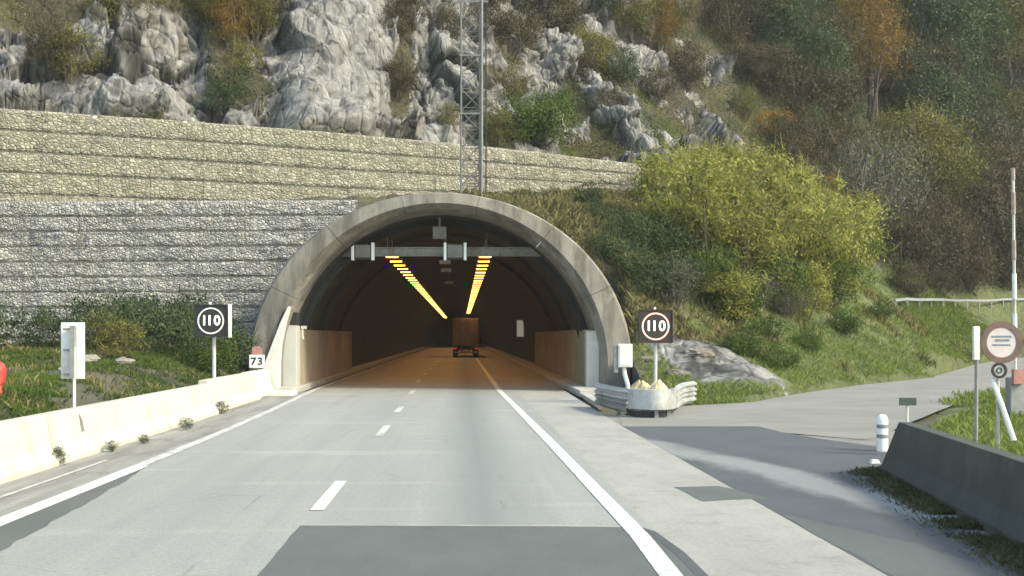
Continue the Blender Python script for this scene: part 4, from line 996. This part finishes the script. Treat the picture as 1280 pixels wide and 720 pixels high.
def make_plant(name, seed, rad, h, leafkind, leaf, nclump, per, crown_lo=.12, twigs=0, bark='bark', cone=0., stems=4, spread=.45, rough_=.35, puff=(.1, .27)):
    """thing (Empty) > crown mesh + trunk mesh, base at the origin, unit scale in metres"""
    rng = np.random.RandomState(seed)
    cl = []
    while len(cl) < nclump:
        u = rng.uniform(-1, 1, 3); r_ = np.linalg.norm(u)
        if r_ > 1 or r_ < .35: continue
        z = crown_lo + (1 - crown_lo) * (u[2] * .5 + .5)
        wid = 1 - cone * (z - crown_lo) / (1 - crown_lo)
        lump = 1 + rough_ * float(perlin(np.array([[u[0] * 1.5 + seed, u[1] * 1.5, u[2] * 1.5]]))[0])
        cl.append((u[0] * rad * wid * lump, u[1] * rad * wid * lump, z * h * (.9 + .12 * lump)))
    cl = np.array(cl)
    cs = rng.uniform(puff[0], puff[1], nclump) * rad
    cc_ = np.repeat(cl, per, 0) + rng.normal(size=(nclump * per, 3)) * np.repeat(cs, per)[:, None] * (1, 1, .7)
    cc_[:, 2] = np.maximum(cc_[:, 2], .05)
    cen = np.repeat(cl, per, 0)
    v = leaf_arrays(cc_, leaf, rng, nrm=(cc_ - cen) / (np.repeat(cs, per)[:, None] + .01) + .8 * (cc_ - (0, 0, .35 * h)) / rad + (0, 0, .5))
    if twigs:                                             # thin bare shoots pointing up and out
        k = rng.randint(0, nclump, twigs); c0 = cl[k] + rng.normal(size=(twigs, 3)) * cs[k][:, None]
        d = c0 * (1, 1, .6) + rng.normal(size=(twigs, 3)) * rad * .5 + (0, 0, .3 * h); d /= np.linalg.norm(d, axis=1)[:, None]
        ln = rng.uniform(.35, .9, twigs)[:, None] * rad * .5; e = np.cross(d, rng.normal(size=(twigs, 3))); e /= np.linalg.norm(e, axis=1)[:, None]
        w = .022
        vt = np.stack([c0 - e * w, c0 + e * w, c0 + d * ln + e * w * .4, c0 + d * ln - e * w * .4], 1); v = np.concatenate([v, vt])
    me = quads_mesh('crown', v, LM[leafkind])
    mb = MB(); rr_ = random.Random(seed)
    for s in range(stems):
        tgt = cl[rr_.randrange(nclump)]; b0 = Vector((rr_.uniform(-.1, .1) * rad * .6, rr_.uniform(-.1, .1) * rad * .6, -.3))
        if stems > 1 and s: b0 = Vector((rr_.uniform(-1, 1) * spread * .4 * rad, rr_.uniform(-1, 1) * spread * .4 * rad, -.3))
        e_ = Vector(tgt) if s else Vector((0, 0, h * .92))
        mpt = b0.lerp(e_, .5) + Vector((rr_.uniform(-.1, .1), rr_.uniform(-.1, .1), .08)) * rad
        r0 = .028 * h * (1 if not s else .6)
        mb.tube([b0, b0.lerp(mpt, .5), mpt, e_], [r0, r0 * .8, r0 * .55, r0 * .15], 6)
        for q_ in range(5):
            f_ = rr_.uniform(.3, .9); st = b0.lerp(mpt, f_ * 2) if f_ < .5 else mpt.lerp(e_, f_ * 2 - 1)
            en = Vector(cl[min(range(nclump), key=lambda i: (Vector(cl[i]) - st).length + rr_.random() * rad)])
            mb.tube([st, st.lerp(en, .5) + Vector((0, 0, .05 * rad)), en], [r0 * .35, r0 * .25, r0 * .08], 5)
    tm = bpy.data.meshes.new('trunk'); tm.from_pydata([tuple(v_) for v_ in mb.v], [], mb.f); tm.materials.append(M[bark])
    return me, tm
PROTO = {}
def proto(key, n, **kw):
    PROTO[key] = [make_plant(key, 100 + 13 * i + sum(map(ord, key)), **kw) for i in range(n)]
proto('lime_shrub', 3, rad=2.3, h=4.2, leafkind='lime', leaf=.17, nclump=58, per=85, crown_lo=.05, twigs=160, stems=8, rough_=.8, puff=(.06, .2))
proto('ochre_shrub', 2, rad=2.0, h=4.2, leafkind='ochre', leaf=.16, nclump=40, per=80, crown_lo=.1, twigs=200, stems=7, rough_=.9, puff=(.06, .2))
proto('leaf_shrub', 2, rad=2.1, h=4.2, leafkind='green', leaf=.17, nclump=45, per=75, crown_lo=.05, twigs=200, stems=7, rough_=.8, puff=(.07, .2))
proto('dark_shrub', 3, rad=1.25, h=2.1, leafkind='dark', leaf=.12, nclump=55, per=46, crown_lo=.02, stems=5, twigs=80)
proto('green_shrub', 2, rad=1.5, h=2.4, leafkind='green', leaf=.15, nclump=60, per=46, crown_lo=.03, stems=5, twigs=120)
proto('olive_shrub', 2, rad=1.7, h=3.2, leafkind='olive', leaf=.16, nclump=60, per=44, crown_lo=.04, stems=5, twigs=260)
proto('brown_shrub', 3, rad=2.2, h=3.8, leafkind='brown', leaf=.16, nclump=60, per=85, crown_lo=.05, twigs=350, stems=8)
proto('rust_tree', 2, rad=2.6, h=8.5, leafkind='rust', leaf=.17, nclump=95, per=75, crown_lo=.22, cone=.45, stems=4, twigs=500)
proto('orange_shrub', 1, rad=1.2, h=2.3, leafkind='orange', leaf=.16, nclump=40, per=40, crown_lo=.1, stems=3)
proto('grey_shrub', 2, rad=2.2, h=4.4, leafkind='grey', leaf=.15, nclump=80, per=40, crown_lo=.08, twigs=450, stems=8, bark='bark_pale')
proto('green_tree', 2, rad=3.0, h=7.5, leafkind='dark', leaf=.2, nclump=90, per=100, crown_lo=.15, stems=4, cone=.25)
proto('olive_tree', 2, rad=2.8, h=7.0, leafkind='olive', leaf=.18, nclump=90, per=100, crown_lo=.16, stems=4, cone=.2, twigs=300)
rv = random.Random(21)
def plant(kind, loc, s, label, group, cat='shrub', sz=1.0):
    me_, tm_ = rv.choice(PROTO[kind])
    nm = {'tree': 'tree', 'shrub': 'shrub', 'weed': 'weed'}[cat]
    o = bpy.data.objects.new(kind, None); COL.objects.link(o); o.location = loc; o.rotation_euler = (0, 0, rv.uniform(0, 6.28)); o.scale = (s, s, s * sz)
    tag(o, label, cat, group)
    link(bpy.data.objects.new('crown', me_), o); link(bpy.data.objects.new('trunk', tm_), o)
    return o
def plant_px(kind, px, py, hpx, label, group, cat='shrub', sz=1.0):
    p = hit(px, py)
    if p is None: return
    base_h = {'ochre_shrub': 4.2, 'leaf_shrub': 4.2, 'lime_shrub': 4.2, 'dark_shrub': 2.1, 'green_shrub': 2.4, 'olive_shrub': 3.2, 'brown_shrub': 3.8, 'rust_tree': 8.5, 'orange_shrub': 2.3, 'grey_shrub': 4.4, 'green_tree': 7.5, 'olive_tree': 7.0}[kind]
    hm = hpx * p[1] / F
    return plant(kind, (p[0], p[1], p[2] - .1), hm / base_h / sz, label, group, cat, sz)

# the big yellow-green thicket on the bank
for px, py, hp in [(862, 318, 130), (885, 350, 125), (915, 300, 125), (935, 372, 118), (955, 345, 150), (990, 372, 125), (1005, 330, 120), (1030, 372, 125), (1045, 340, 100), (895, 270, 92), (970, 300, 95), (915, 400, 70), (1005, 395, 65), (866, 262, 80)]:
    plant_px('lime_shrub', px, py, hp, 'yellow-green leafy shrub in the big thicket on the bank right of the tunnel', 'yellow-green thicket on the bank', sz=rv.uniform(.85, 1.1))
for px, py, hp in [(925, 320, 112), (850, 300, 70), (1000, 300, 95), (900, 265, 80)]: plant_px('ochre_shrub', px, py, hp, 'ochre-tinged shrub among the yellow-green thicket on the bank', 'ochre shrubs in the thicket')
for px, py, hp in [(890, 385, 85), (970, 390, 80), (1040, 385, 80), (1060, 350, 85), (925, 405, 60)]: plant_px('leaf_shrub', px, py, hp, 'mid green shrub along the lower edge of the yellow-green thicket', 'green shrubs in the thicket')
for px, py, hp in [(945, 388, 48), (985, 398, 42)]:
    plant_px('grey_shrub', px, py, hp, 'pale half-bare shrub at the foot of the yellow-green thicket', 'bare shrubs under the thicket')
# dark low bushes behind the ring
for px, py, hp in [(735, 306, 34), (760, 322, 40), (790, 345, 44), (815, 372, 46), (845, 372, 55), (775, 300, 40), (808, 318, 52), (832, 335, 60), (745, 285, 30)]:
    plant_px('dark_shrub', px, py, hp, 'dark low bush on the slope just right of the portal ring', 'dark bushes beside the portal ring')
for px, py, hp in [(842, 388, 62)]:
    plant_px('grey_shrub', px, py, hp, 'pale bare sapling above the right 110 sign', None)
for px, py, hp in [(930, 445, 40), (975, 462, 36), (1010, 440, 32), (1055, 420, 34), (960, 425, 34), (1100, 400, 24)]:
    plant_px('green_shrub', px, py, hp, 'bright green low bush on the grassy bank above the side road', 'green bushes on the grassy bank')
# plants on the cliff
for px, py, hp, kd, lab in [(90, 98, 62, 'olive_shrub', 'olive bush on the cliff ledge at the upper left'), (60, 85, 55, 'brown_shrub', 'brown bush on the cliff ledge at the upper left'), (130, 40, 45, 'olive_shrub', 'olive bush on the cliff above the rounded boulders'), (180, 30, 45, 'olive_shrub', 'olive bush on the cliff above the rounded boulders'),
                            (215, 28, 50, 'olive_shrub', 'olive bush on the cliff above the rounded boulders'), (290, 75, 100, 'rust_tree', 'yellow-brown small tree left of the big pale slab'), (262, 45, 70, 'olive_tree', 'olive small tree left of the big pale slab'), (320, 60, 75, 'olive_tree', 'olive small tree touching the big pale slab'),
                            (290, 130, 48, 'dark_shrub', 'dark bush in the gully left of the big pale slab'), (305, 100, 40, 'olive_shrub', 'olive bush in the gully left of the big pale slab'), (275, 140, 36, 'dark_shrub', 'dark bush in the gully left of the big pale slab'), (335, 20, 50, 'brown_shrub', 'brown bush on top of the cliff beside the slab'),
                            (492, 60, 50, 'brown_shrub', 'brown bush in the cleft right of the big pale slab'), (498, 120, 45, 'brown_shrub', 'brown bush in the cleft right of the big pale slab'), (505, 20, 50, 'brown_shrub', 'brown bush in the cleft right of the big pale slab'), (555, 60, 45, 'brown_shrub', 'brown bush on the cliff left of the mast'), (560, 165, 32, 'olive_shrub', 'olive bush at the wall top left of the mast'),
                            (625, 182, 42, 'olive_shrub', 'olive bush just right of the mast above the wall'), (655, 178, 60, 'green_shrub', 'green bush above the wall right of the mast'), (680, 182, 64, 'green_shrub', 'green bush above the wall right of the mast'), (700, 150, 40, 'green_shrub', 'green bush above the wall right of the mast'), (640, 130, 40, 'olive_shrub', 'olive bush just right of the mast above the wall'),
                            (640, 70, 60, 'brown_shrub', 'brown bush among the rocks right of the mast'), (690, 50, 60, 'brown_shrub', 'brown bush among the rocks right of the mast'), (740, 90, 50, 'olive_shrub', 'olive bush among the rocks above the wall end'), (720, 110, 45, 'brown_shrub', 'brown bush among the rocks right of the mast'), (760, 150, 40, 'brown_shrub', 'brown bush among the rocks above the wall end'),
                            (790, 60, 85, 'olive_tree', 'olive tree among the rocks at the top middle'), (825, 80, 85, 'rust_tree', 'rust-brown tree among the rocks at the top middle'), (845, 50, 70, 'olive_tree', 'olive tree among the rocks at the top middle'), (780, 115, 55, 'green_tree', 'dark tree among the rocks at the top middle'), (860, 105, 50, 'brown_shrub', 'brown bush below the top middle trees'), (820, 130, 45, 'brown_shrub', 'brown bush below the top middle trees'),
                            (745, 30, 60, 'green_tree', 'dark tree among the rocks at the top middle'), (700, 10, 50, 'olive_tree', 'olive tree among the rocks at the top middle'), (930, 150, 40, 'olive_shrub', 'olive bush left of the orange bush'), (600, 20, 50, 'brown_shrub', 'brown bush on the cliff left of the mast')]:
    plant_px(kd, px, py, hp, lab, 'plants growing on the cliff', 'tree' if 'tree' in kd else 'shrub')
# wood on the right-hand hill
plant_px('orange_shrub', 968, 178, 42, 'bright orange bush at the edge of the cliff', None)
plant_px('orange_shrub', 1040, 245, 28, 'dull orange bush at the right edge of the yellow-green thicket', None)
plant_px('rust_tree', 1088, 150, 175, 'tall orange-brown tree on the hill at the upper right', None, 'tree', 1.1)
plant_px('rust_tree', 1060, 60, 90, 'orange-brown tree behind the tall one at the top of the picture', None, 'tree')
for px, py, hp in [(1135, 262, 135), (1165, 275, 140)]: plant_px('olive_tree', px, py, hp, 'yellow-green tree in the middle of the right-hand wood', 'yellow-green pair in the right-hand wood', 'tree')
for px, py, hp in [(1085, 300, 120), (1105, 270, 100), (1070, 250, 60)]: plant_px('grey_shrub', px, py, hp, 'pale grey twiggy shrub right behind the yellow-green thicket', 'grey shrubs behind the thicket')
for px, py, hp in [(1265, 200, 110), (1240, 215, 80)]: plant_px('grey_shrub', px, py, hp, 'pale grey twiggy shrub on the hill at the right edge', 'grey shrubs at the right edge')
wood = [('brown_shrub', 'brown half-bare bush in the lower part of the right-hand wood', 'brown bushes in the lower wood', [(1000, 235, 70), (1025, 215, 70), (985, 205, 60), (1125, 345, 70), (1160, 350, 85), (1195, 345, 90), (1230, 350, 90), (1265, 350, 90), (1180, 300, 70), (1215, 300, 80), (1255, 300, 80), (1140, 305, 60), (1290, 320, 90), (1300, 350, 80), (1225, 255, 70), (1210, 365, 50), (1260, 365, 50), (1170, 372, 40), (1135, 372, 40), (1270, 260, 60)]),
        ('brown_shrub', 'brown half-bare bush in the upper part of the right-hand wood', 'brown bushes in the upper wood', [(960, 120, 60), (990, 150, 80), (1020, 170, 80), (1010, 90, 70), (950, 60, 70), (1040, 120, 60), (930, 100, 50), (1110, 130, 60), (1150, 120, 70), (1200, 190, 80), (1170, 160, 60), (905, 60, 60), (900, 20, 60), (1240, 140, 70), (1290, 170, 80), (1200, 60, 70), (1130, 40, 70), (970, 10, 60), (1280, 60, 70)]),
        ('green_tree', 'dark green tree in the shady right-hand wood', 'dark trees in the right-hand wood', [(975, 100, 110), (1000, 60, 100), (1030, 150, 110), (1150, 90, 120), (1190, 130, 130), (1180, 210, 110), (1215, 110, 120), (940, 40, 90), (1130, 170, 100), (1210, 180, 90), (1120, 30, 90), (1170, 20, 90), (1040, 20, 80), (1010, 200, 70), (1160, 240, 90), (1205, 260, 90), (1050, 190, 80)]),
        ('olive_tree', 'olive tree near the top right of the wood', 'olive trees in the upper right wood', [(1225, 60, 110), (1260, 90, 120), (1290, 120, 120), (1250, 30, 100), (1200, 20, 90), (1290, 30, 100), (1270, 150, 100), (1300, 230, 110), (1100, 10, 80), (960, -30, 80), (1050, -40, 90), (1180, -40, 90), (870, -20, 80), (820, -30, 80), (1250, 190, 90)])]
for kd, lab, grp, spots in wood:
    for px, py, hp in spots:
        plant_px(kd, px + rv.uniform(-6, 6), py, hp * rv.uniform(.9, 1.15), lab, grp, 'tree' if 'tree' in kd else 'shrub', rv.uniform(.9, 1.15))
# a strip of wood beyond the right picture edge and over the crest, seen only from the side
# left verge shrubs in front of the grey wall
for i, (x, y, s, kd) in enumerate([(-19.5, 45, 1.0, 'dark_shrub'), (-17.6, 46, 1.1, 'dark_shrub'), (-15.8, 46.5, 1.0, 'dark_shrub'), (-13.9, 46, 1.15, 'dark_shrub'), (-12.3, 44.8, 1.2, 'dark_shrub'), (-11.2, 43.4, 1.15, 'dark_shrub'), (-10.2, 45.2, 1.25, 'dark_shrub'), (-9.4, 43.2, 1.1, 'dark_shrub'), (-8.7, 45.6, 1.1, 'dark_shrub'), (-9.9, 47.6, 1.2, 'dark_shrub'), (-21.5, 44.5, 1.1, 'dark_shrub'), (-11.9, 47, 1.2, 'dark_shrub')]):
    plant(kd, (x, y, float(Hv(np.array([x]), np.array([y]))[0]) - .1), s * .78, 'dark green leafy bush in front of the grey gabion wall', 'dark bushes along the grey gabion wall')
for i, (x, y, s, kd, lab) in enumerate([(-12.6, 44.0, .45, 'olive_shrub', 'yellowish bush among the dark bushes below the grey wall'), (-11.0, 40.0, .42, 'olive_shrub', 'small reddish-olive bush behind the left barrier'), (-8.6, 41.8, .55, 'green_shrub', 'green bush between the left 110 sign and the portal'), (-9.0, 45.2, .6, 'green_shrub', 'green bush touching the left outer edge of the portal'), (-17, 43, .5, 'leaf_shrub', 'green bush left of the back-facing sign')]):
    plant(kd, (x, y, float(Hv(np.array([x]), np.array([y]))[0]) - .1), s, lab, None)
# weeds at the foot of the left barrier
for (x, y, s, lab) in [(-6.35, 22.5, .1, 'small dark weed at the barrier foot under the back-facing sign'), (-6.2, 24.2, .09, 'small dark weed second along the foot of the left barrier'), (-6.15, 27.7, .13, 'largest dark weed at the foot of the left barrier'), (-6.5, 33.55, .16, 'dark weed in the far joint of the left barrier'), (-6.6, 20.2, .14, 'dark weed in the near joint of the left barrier')]:
    plant('dark_shrub', (x, y, 0), s, lab, 'weeds along the left barrier', 'weed')
# pale stones on the left verge
def stone(x, y, z, s, mat, label, group=None, seed=1):
    nu, nv = 16, 10; vs = []
    P_ = []
    for a in range(nu):
        for b in range(nv):
            th, ph = 2 * math.pi * a / nu, math.pi * b / (nv - 1); P_.append((math.cos(th) * math.sin(ph), math.sin(th) * math.sin(ph), math.cos(ph)))
    P_ = np.array(P_); f1_, f2_, id_ = worley(P_ * 1.1 + seed * 7.7); k = (1 + .5 * (id_ - .5) + .2 * fbm(P_ + seed, 1.5, 3))[:, None]
    V_ = P_ * k * np.array(s) + (x, y, z)
    fs = [(a * nv + b, ((a + 1) % nu) * nv + b, ((a + 1) % nu) * nv + b + 1, a * nv + b + 1) for a in range(nu) for b in range(nv - 1)]
    tag(obj('stone', MB().add([tuple(v) for v in V_], fs), mat), label, 'stone', group)
M['stone'] = two_tone('pale_stone', (.18, .165, .135, 1), (.3, .28, .235, 1), 2.5, .95, 0, .5, 14, (.17, .15, .12, 1))
M['bank_rock'] = two_tone('bank_rock', (.13, .115, .095, 1), (.25, .235, .2, 1), 2.5, .95, 0, .6, 14, (.1, .085, .06, 1))
def vz(x, y): return float(Hv(np.array([x]), np.array([y]))[0])
stone(-10.6, 33.5, vz(-10.6, 33.5) + .1, (.3, .25, .16), M['stone'], 'pale stone behind the barrier right of the back-facing sign', None, 2)
stone(-11.5, 38, vz(-11.5, 38) + .15, (.35, .25, .16), M['stone'], 'pale stone in front of the dark bushes', None, 3)
stone(-10.5, 38.6, vz(-10.5, 38.6) + .1, (.3, .25, .12), M['stone'], 'flat pale stone beside the other in front of the bushes', None, 4)
stone(-13.4, 31, vz(-13.4, 31) + .05, (.35, .3, .2), M['stone'], 'small pale stone in the grass left of the back-facing sign', None, 5)
for i, (px, py, s, lab) in enumerate([(812, 452, .34, 'pale rock lump behind the right 110 sign post'), (868, 446, .6, 'largest pale rock slab on the bare bank behind the right 110 sign'), (845, 470, .42, 'grey rock at the end of the crash barrier')]):
    p = hit(px, py)
    if p: stone(p[0], p[1], p[2], (s * 1.2, s * .9, s * .42), M['bank_rock'], lab, None, 11 + i)

# ground cover: grass on the bank and verges, undergrowth in the wood (nobody could count it)
def blades(name, pts, hgt, w, kind, seed, lean=.45):
    rng = np.random.RandomState(seed); n = len(pts)
    d = rng.normal(size=(n, 3)) * lean; d[:, 2] = 1; d /= np.linalg.norm(d, axis=1)[:, None]
    a = rng.uniform(0, 6.28, n); e = np.stack([np.cos(a), np.sin(a), 0 * a], 1) * w * rng.uniform(.6, 1.4, n)[:, None]
    h_ = hgt * rng.uniform(.4, 1.3, n)[:, None]
    md_ = pts + d * h_ * .55; tp = pts + d * h_ + np.stack([np.cos(a + 1), np.sin(a + 1), -.3 + 0 * a], 1) * h_ * .3
    v = np.stack([pts - e * .5, pts + e * .5, md_ + e * .45, tp - e * .1], 1)
    return stuff(link(bpy.data.objects.new(name, quads_mesh(name, v, LM[kind]))))
def scatter(n, x0, x1, y0, y1, keep, hf, seed):
    rng = np.random.RandomState(seed); x = rng.uniform(x0, x1, n); y = rng.uniform(y0, y1, n)
    k = keep(x, y); x, y = x[k], y[k]; z = np.concatenate([hf(x[i:i + 20000], y[i:i + 20000]) for i in range(0, len(x), 20000)]) if len(x) else x
    return np.stack([x, y, z - .03], 1)
def Hg(x, y):
    h_ = H(x, y); lo_ = (x > 6) & (y > 30) & (y < 100) & (h_ < 1.2)
    h_ = np.where(lo_, np.maximum(h_, road_z(y) - .03), h_) - .25 * (1 - sstep(33, 39, y))
    return np.where(in_poly(ROADPOLY, x, y), road_z(y), h_)
def clump(x, y, s, seed): return fbm(np.c_[x, y, 0 * x + seed], s, 3)
def bank_keep(x, y):
    o_ = np.exp(-((x - 8.7 - .25 * (48 - y)) / 2.1) ** 4 - ((y - 45.6) / 3.4) ** 4)
    j_ = .9 * clump(x, y, .9, 6); return ~in_poly(ROADPOLY, x + .35 + j_, y - .2) & (o_ < .35 + .3 * clump(x, y, .8, 3)) & ((x > 6.4) | (y > 47.9)) & (y > 36.5)
blades('bank_grass', scatter(260000, 6, 44, 36, 90, lambda x, y: bank_keep(x, y) & (clump(x, y, .25, 1) > -.6), Hg, 1), .24, .018, 'grass', 1)
blades('dry_grass', scatter(80000, 1, 44, 48, 96, lambda x, y: bank_keep(x, y) & (clump(x, y, .3, 7) > .3) & (y < ywall(x) - .5), Hg, 2), .5, .03, 'drygrass', 2)
blades('dry_grass', scatter(45000, 0, 12, 47.9, 76, lambda x, y: (clump(x, y, .5, 9) > -.35) & (y < ywall(x) - .3) & ~((y < 50.5) & (x < -4.2)), H, 12), .45, .028, 'drygrass', 12)
blades('meadow_grass', scatter(60000, 28, 60, 75, 100, lambda x, y: ~in_poly(ROADPOLY, x, y), Hg, 5), .35, .045, 'grass', 5)
blades('verge_grass', scatter(260000, -22, -7.3, 12, 49, lambda x, y: clump(x, y, .45, 4) > -.12, Hv, 3), .17, .013, 'green', 3)
blades('verge_weeds', scatter(60000, -22, -7.3, 12, 49, lambda x, y: clump(x, y, .6, 14) > .12, Hv, 13), .2, .02, 'weedy', 13, .9)
blades('dry_grass', scatter(16000, -22, -7.3, 20, 49, lambda x, y: clump(x, y, .5, 24) > .3, Hv, 14), .3, .013, 'drygrass', 14)
blades('verge_grass', scatter(40000, 7.6, 18, 12, 40, lambda x, y: (x > 7.3 + .08 * (y - 12)) & in_poly(np.array([(7.3, 3), (7.8, 20), (9.1, 24.3), (10.1, 26.4), (11.6, 29.4), (14.3, 34), (18.3, 40), (30, 48), (30, 3)]), x, y), lambda x, y: 0 * x + .13, 4), .22, .016, 'grass', 4)
# weeds along the foot of the dark barrier
rng = np.random.RandomState(9); tt = rng.uniform(-.9, Ln, 22000); oo = .24 + np.abs(rng.normal(size=22000)) * .2
pw = np.stack([A_.x + dr.x * tt + nr.x * oo, A_.y + dr.y * tt + nr.y * oo, 0 * tt], 1)
if nr.x > 0: pw = np.stack([A_.x + dr.x * tt - nr.x * oo, A_.y + dr.y * tt - nr.y * oo, 0 * tt], 1)
kp = fbm(pw, 1.1, 3) > -.3; pw = pw[kp]
blades('weed_strip', pw, .1, .016, 'weedy', 9, 1.1)
# leaf litter and undergrowth on the wooded hill and in the cliff's pockets
sel = np.where((behind > .5) & (rk < .35) & (Z.ravel() < 45) & (xx > -30) & (xx < 62))[0]
wgt = np.minimum(1, (np.gradient(gxs)[:, None] * np.gradient(gys)[None, :]).ravel()[sel] / .5); rng = np.random.RandomState(31)
allc = rng.choice(sel, 260000, p=wgt / wgt.sum())
cpos = pos[allc] + N.reshape(-1, 3)[allc] * rng.uniform(0, .8, 260000)[:, None] * (.6 + fbm(pos[allc], .5, 2))[:, None] + rng.normal(size=(260000, 3)) * .25
kind_ = fbm(cpos, .16, 3)
for nm, m_, kd in (('brown_undergrowth', kind_ < .05, 'brown'), ('olive_undergrowth', (kind_ >= .05) & (kind_ < .4), 'olive'), ('green_undergrowth', kind_ >= .4, 'dark')):
    stuff(link(bpy.data.objects.new(nm, quads_mesh(nm, leaf_arrays(cpos[m_], .14, rng, .55, nrm=N.reshape(-1, 3)[allc][m_] + (0, 0, .5)), LM[kd]))))

# ------------------------------------------------------------------ light
EL, SUNX, SUNY = 38, .88, -.47
w = bpy.data.worlds.new('World'); sc.world = w; w.use_nodes = True
nt = w.node_tree; bg = nt.nodes['Background']; sk = nt.nodes.new('ShaderNodeTexSky'); sk.sky_type = 'NISHITA'
sk.sun_disc = False; sk.sun_elevation = R(EL); sk.sun_rotation = math.atan2(SUNX, SUNY); sk.air_density = 1.0; sk.dust_density = 1.5
nt.links.new(sk.outputs[0], bg.inputs[0]); bg.inputs[1].default_value = .15
sl = bpy.data.lights.new('sun', 'SUN'); sl.energy = 1.5; sl.angle = R(10); sl.color = (1, .94, .84)
so_ = bpy.data.objects.new('sun', sl); COL.objects.link(so_)
hn = math.hypot(SUNX, SUNY); dv = Vector((-SUNX / hn * math.cos(R(EL)), -SUNY / hn * math.cos(R(EL)), -math.sin(R(EL))))
so_.rotation_euler = dv.to_track_quat('-Z', 'Y').to_euler(); so_.location = (30, -20, 60)

hz_m = bpy.data.materials.new('haze'); hz_m.use_nodes = True; ht = hz_m.node_tree; ht.nodes.remove(ht.nodes['Principled BSDF'])
pv = ht.nodes.new('ShaderNodeVolumePrincipled'); pv.inputs['Color'].default_value = (.86, .89, .88, 1); pv.inputs['Density'].default_value = .0003
ht.links.new(pv.outputs[0], ht.nodes['Material Output'].inputs['Volume'])
stuff(obj('haze', MB().box(-1520, 1520, -1520, 1520, -1.3, 135), hz_m))
vs = sc.view_settings; vs.view_transform = 'Standard'; vs.look = 'None'; vs.exposure = 1.65
vs.use_white_balance = True; vs.white_balance_temperature = 7450; vs.white_balance_tint = 2; vs.gamma = 1; vs.use_curve_mapping = False
sc.render.engine = 'CYCLES'
cy = sc.cycles; cy.use_denoising = True; cy.max_bounces = 5; cy.diffuse_bounces = 3; cy.volume_bounces = 0; cy.transparent_max_bounces = 4; cy.use_light_tree = True
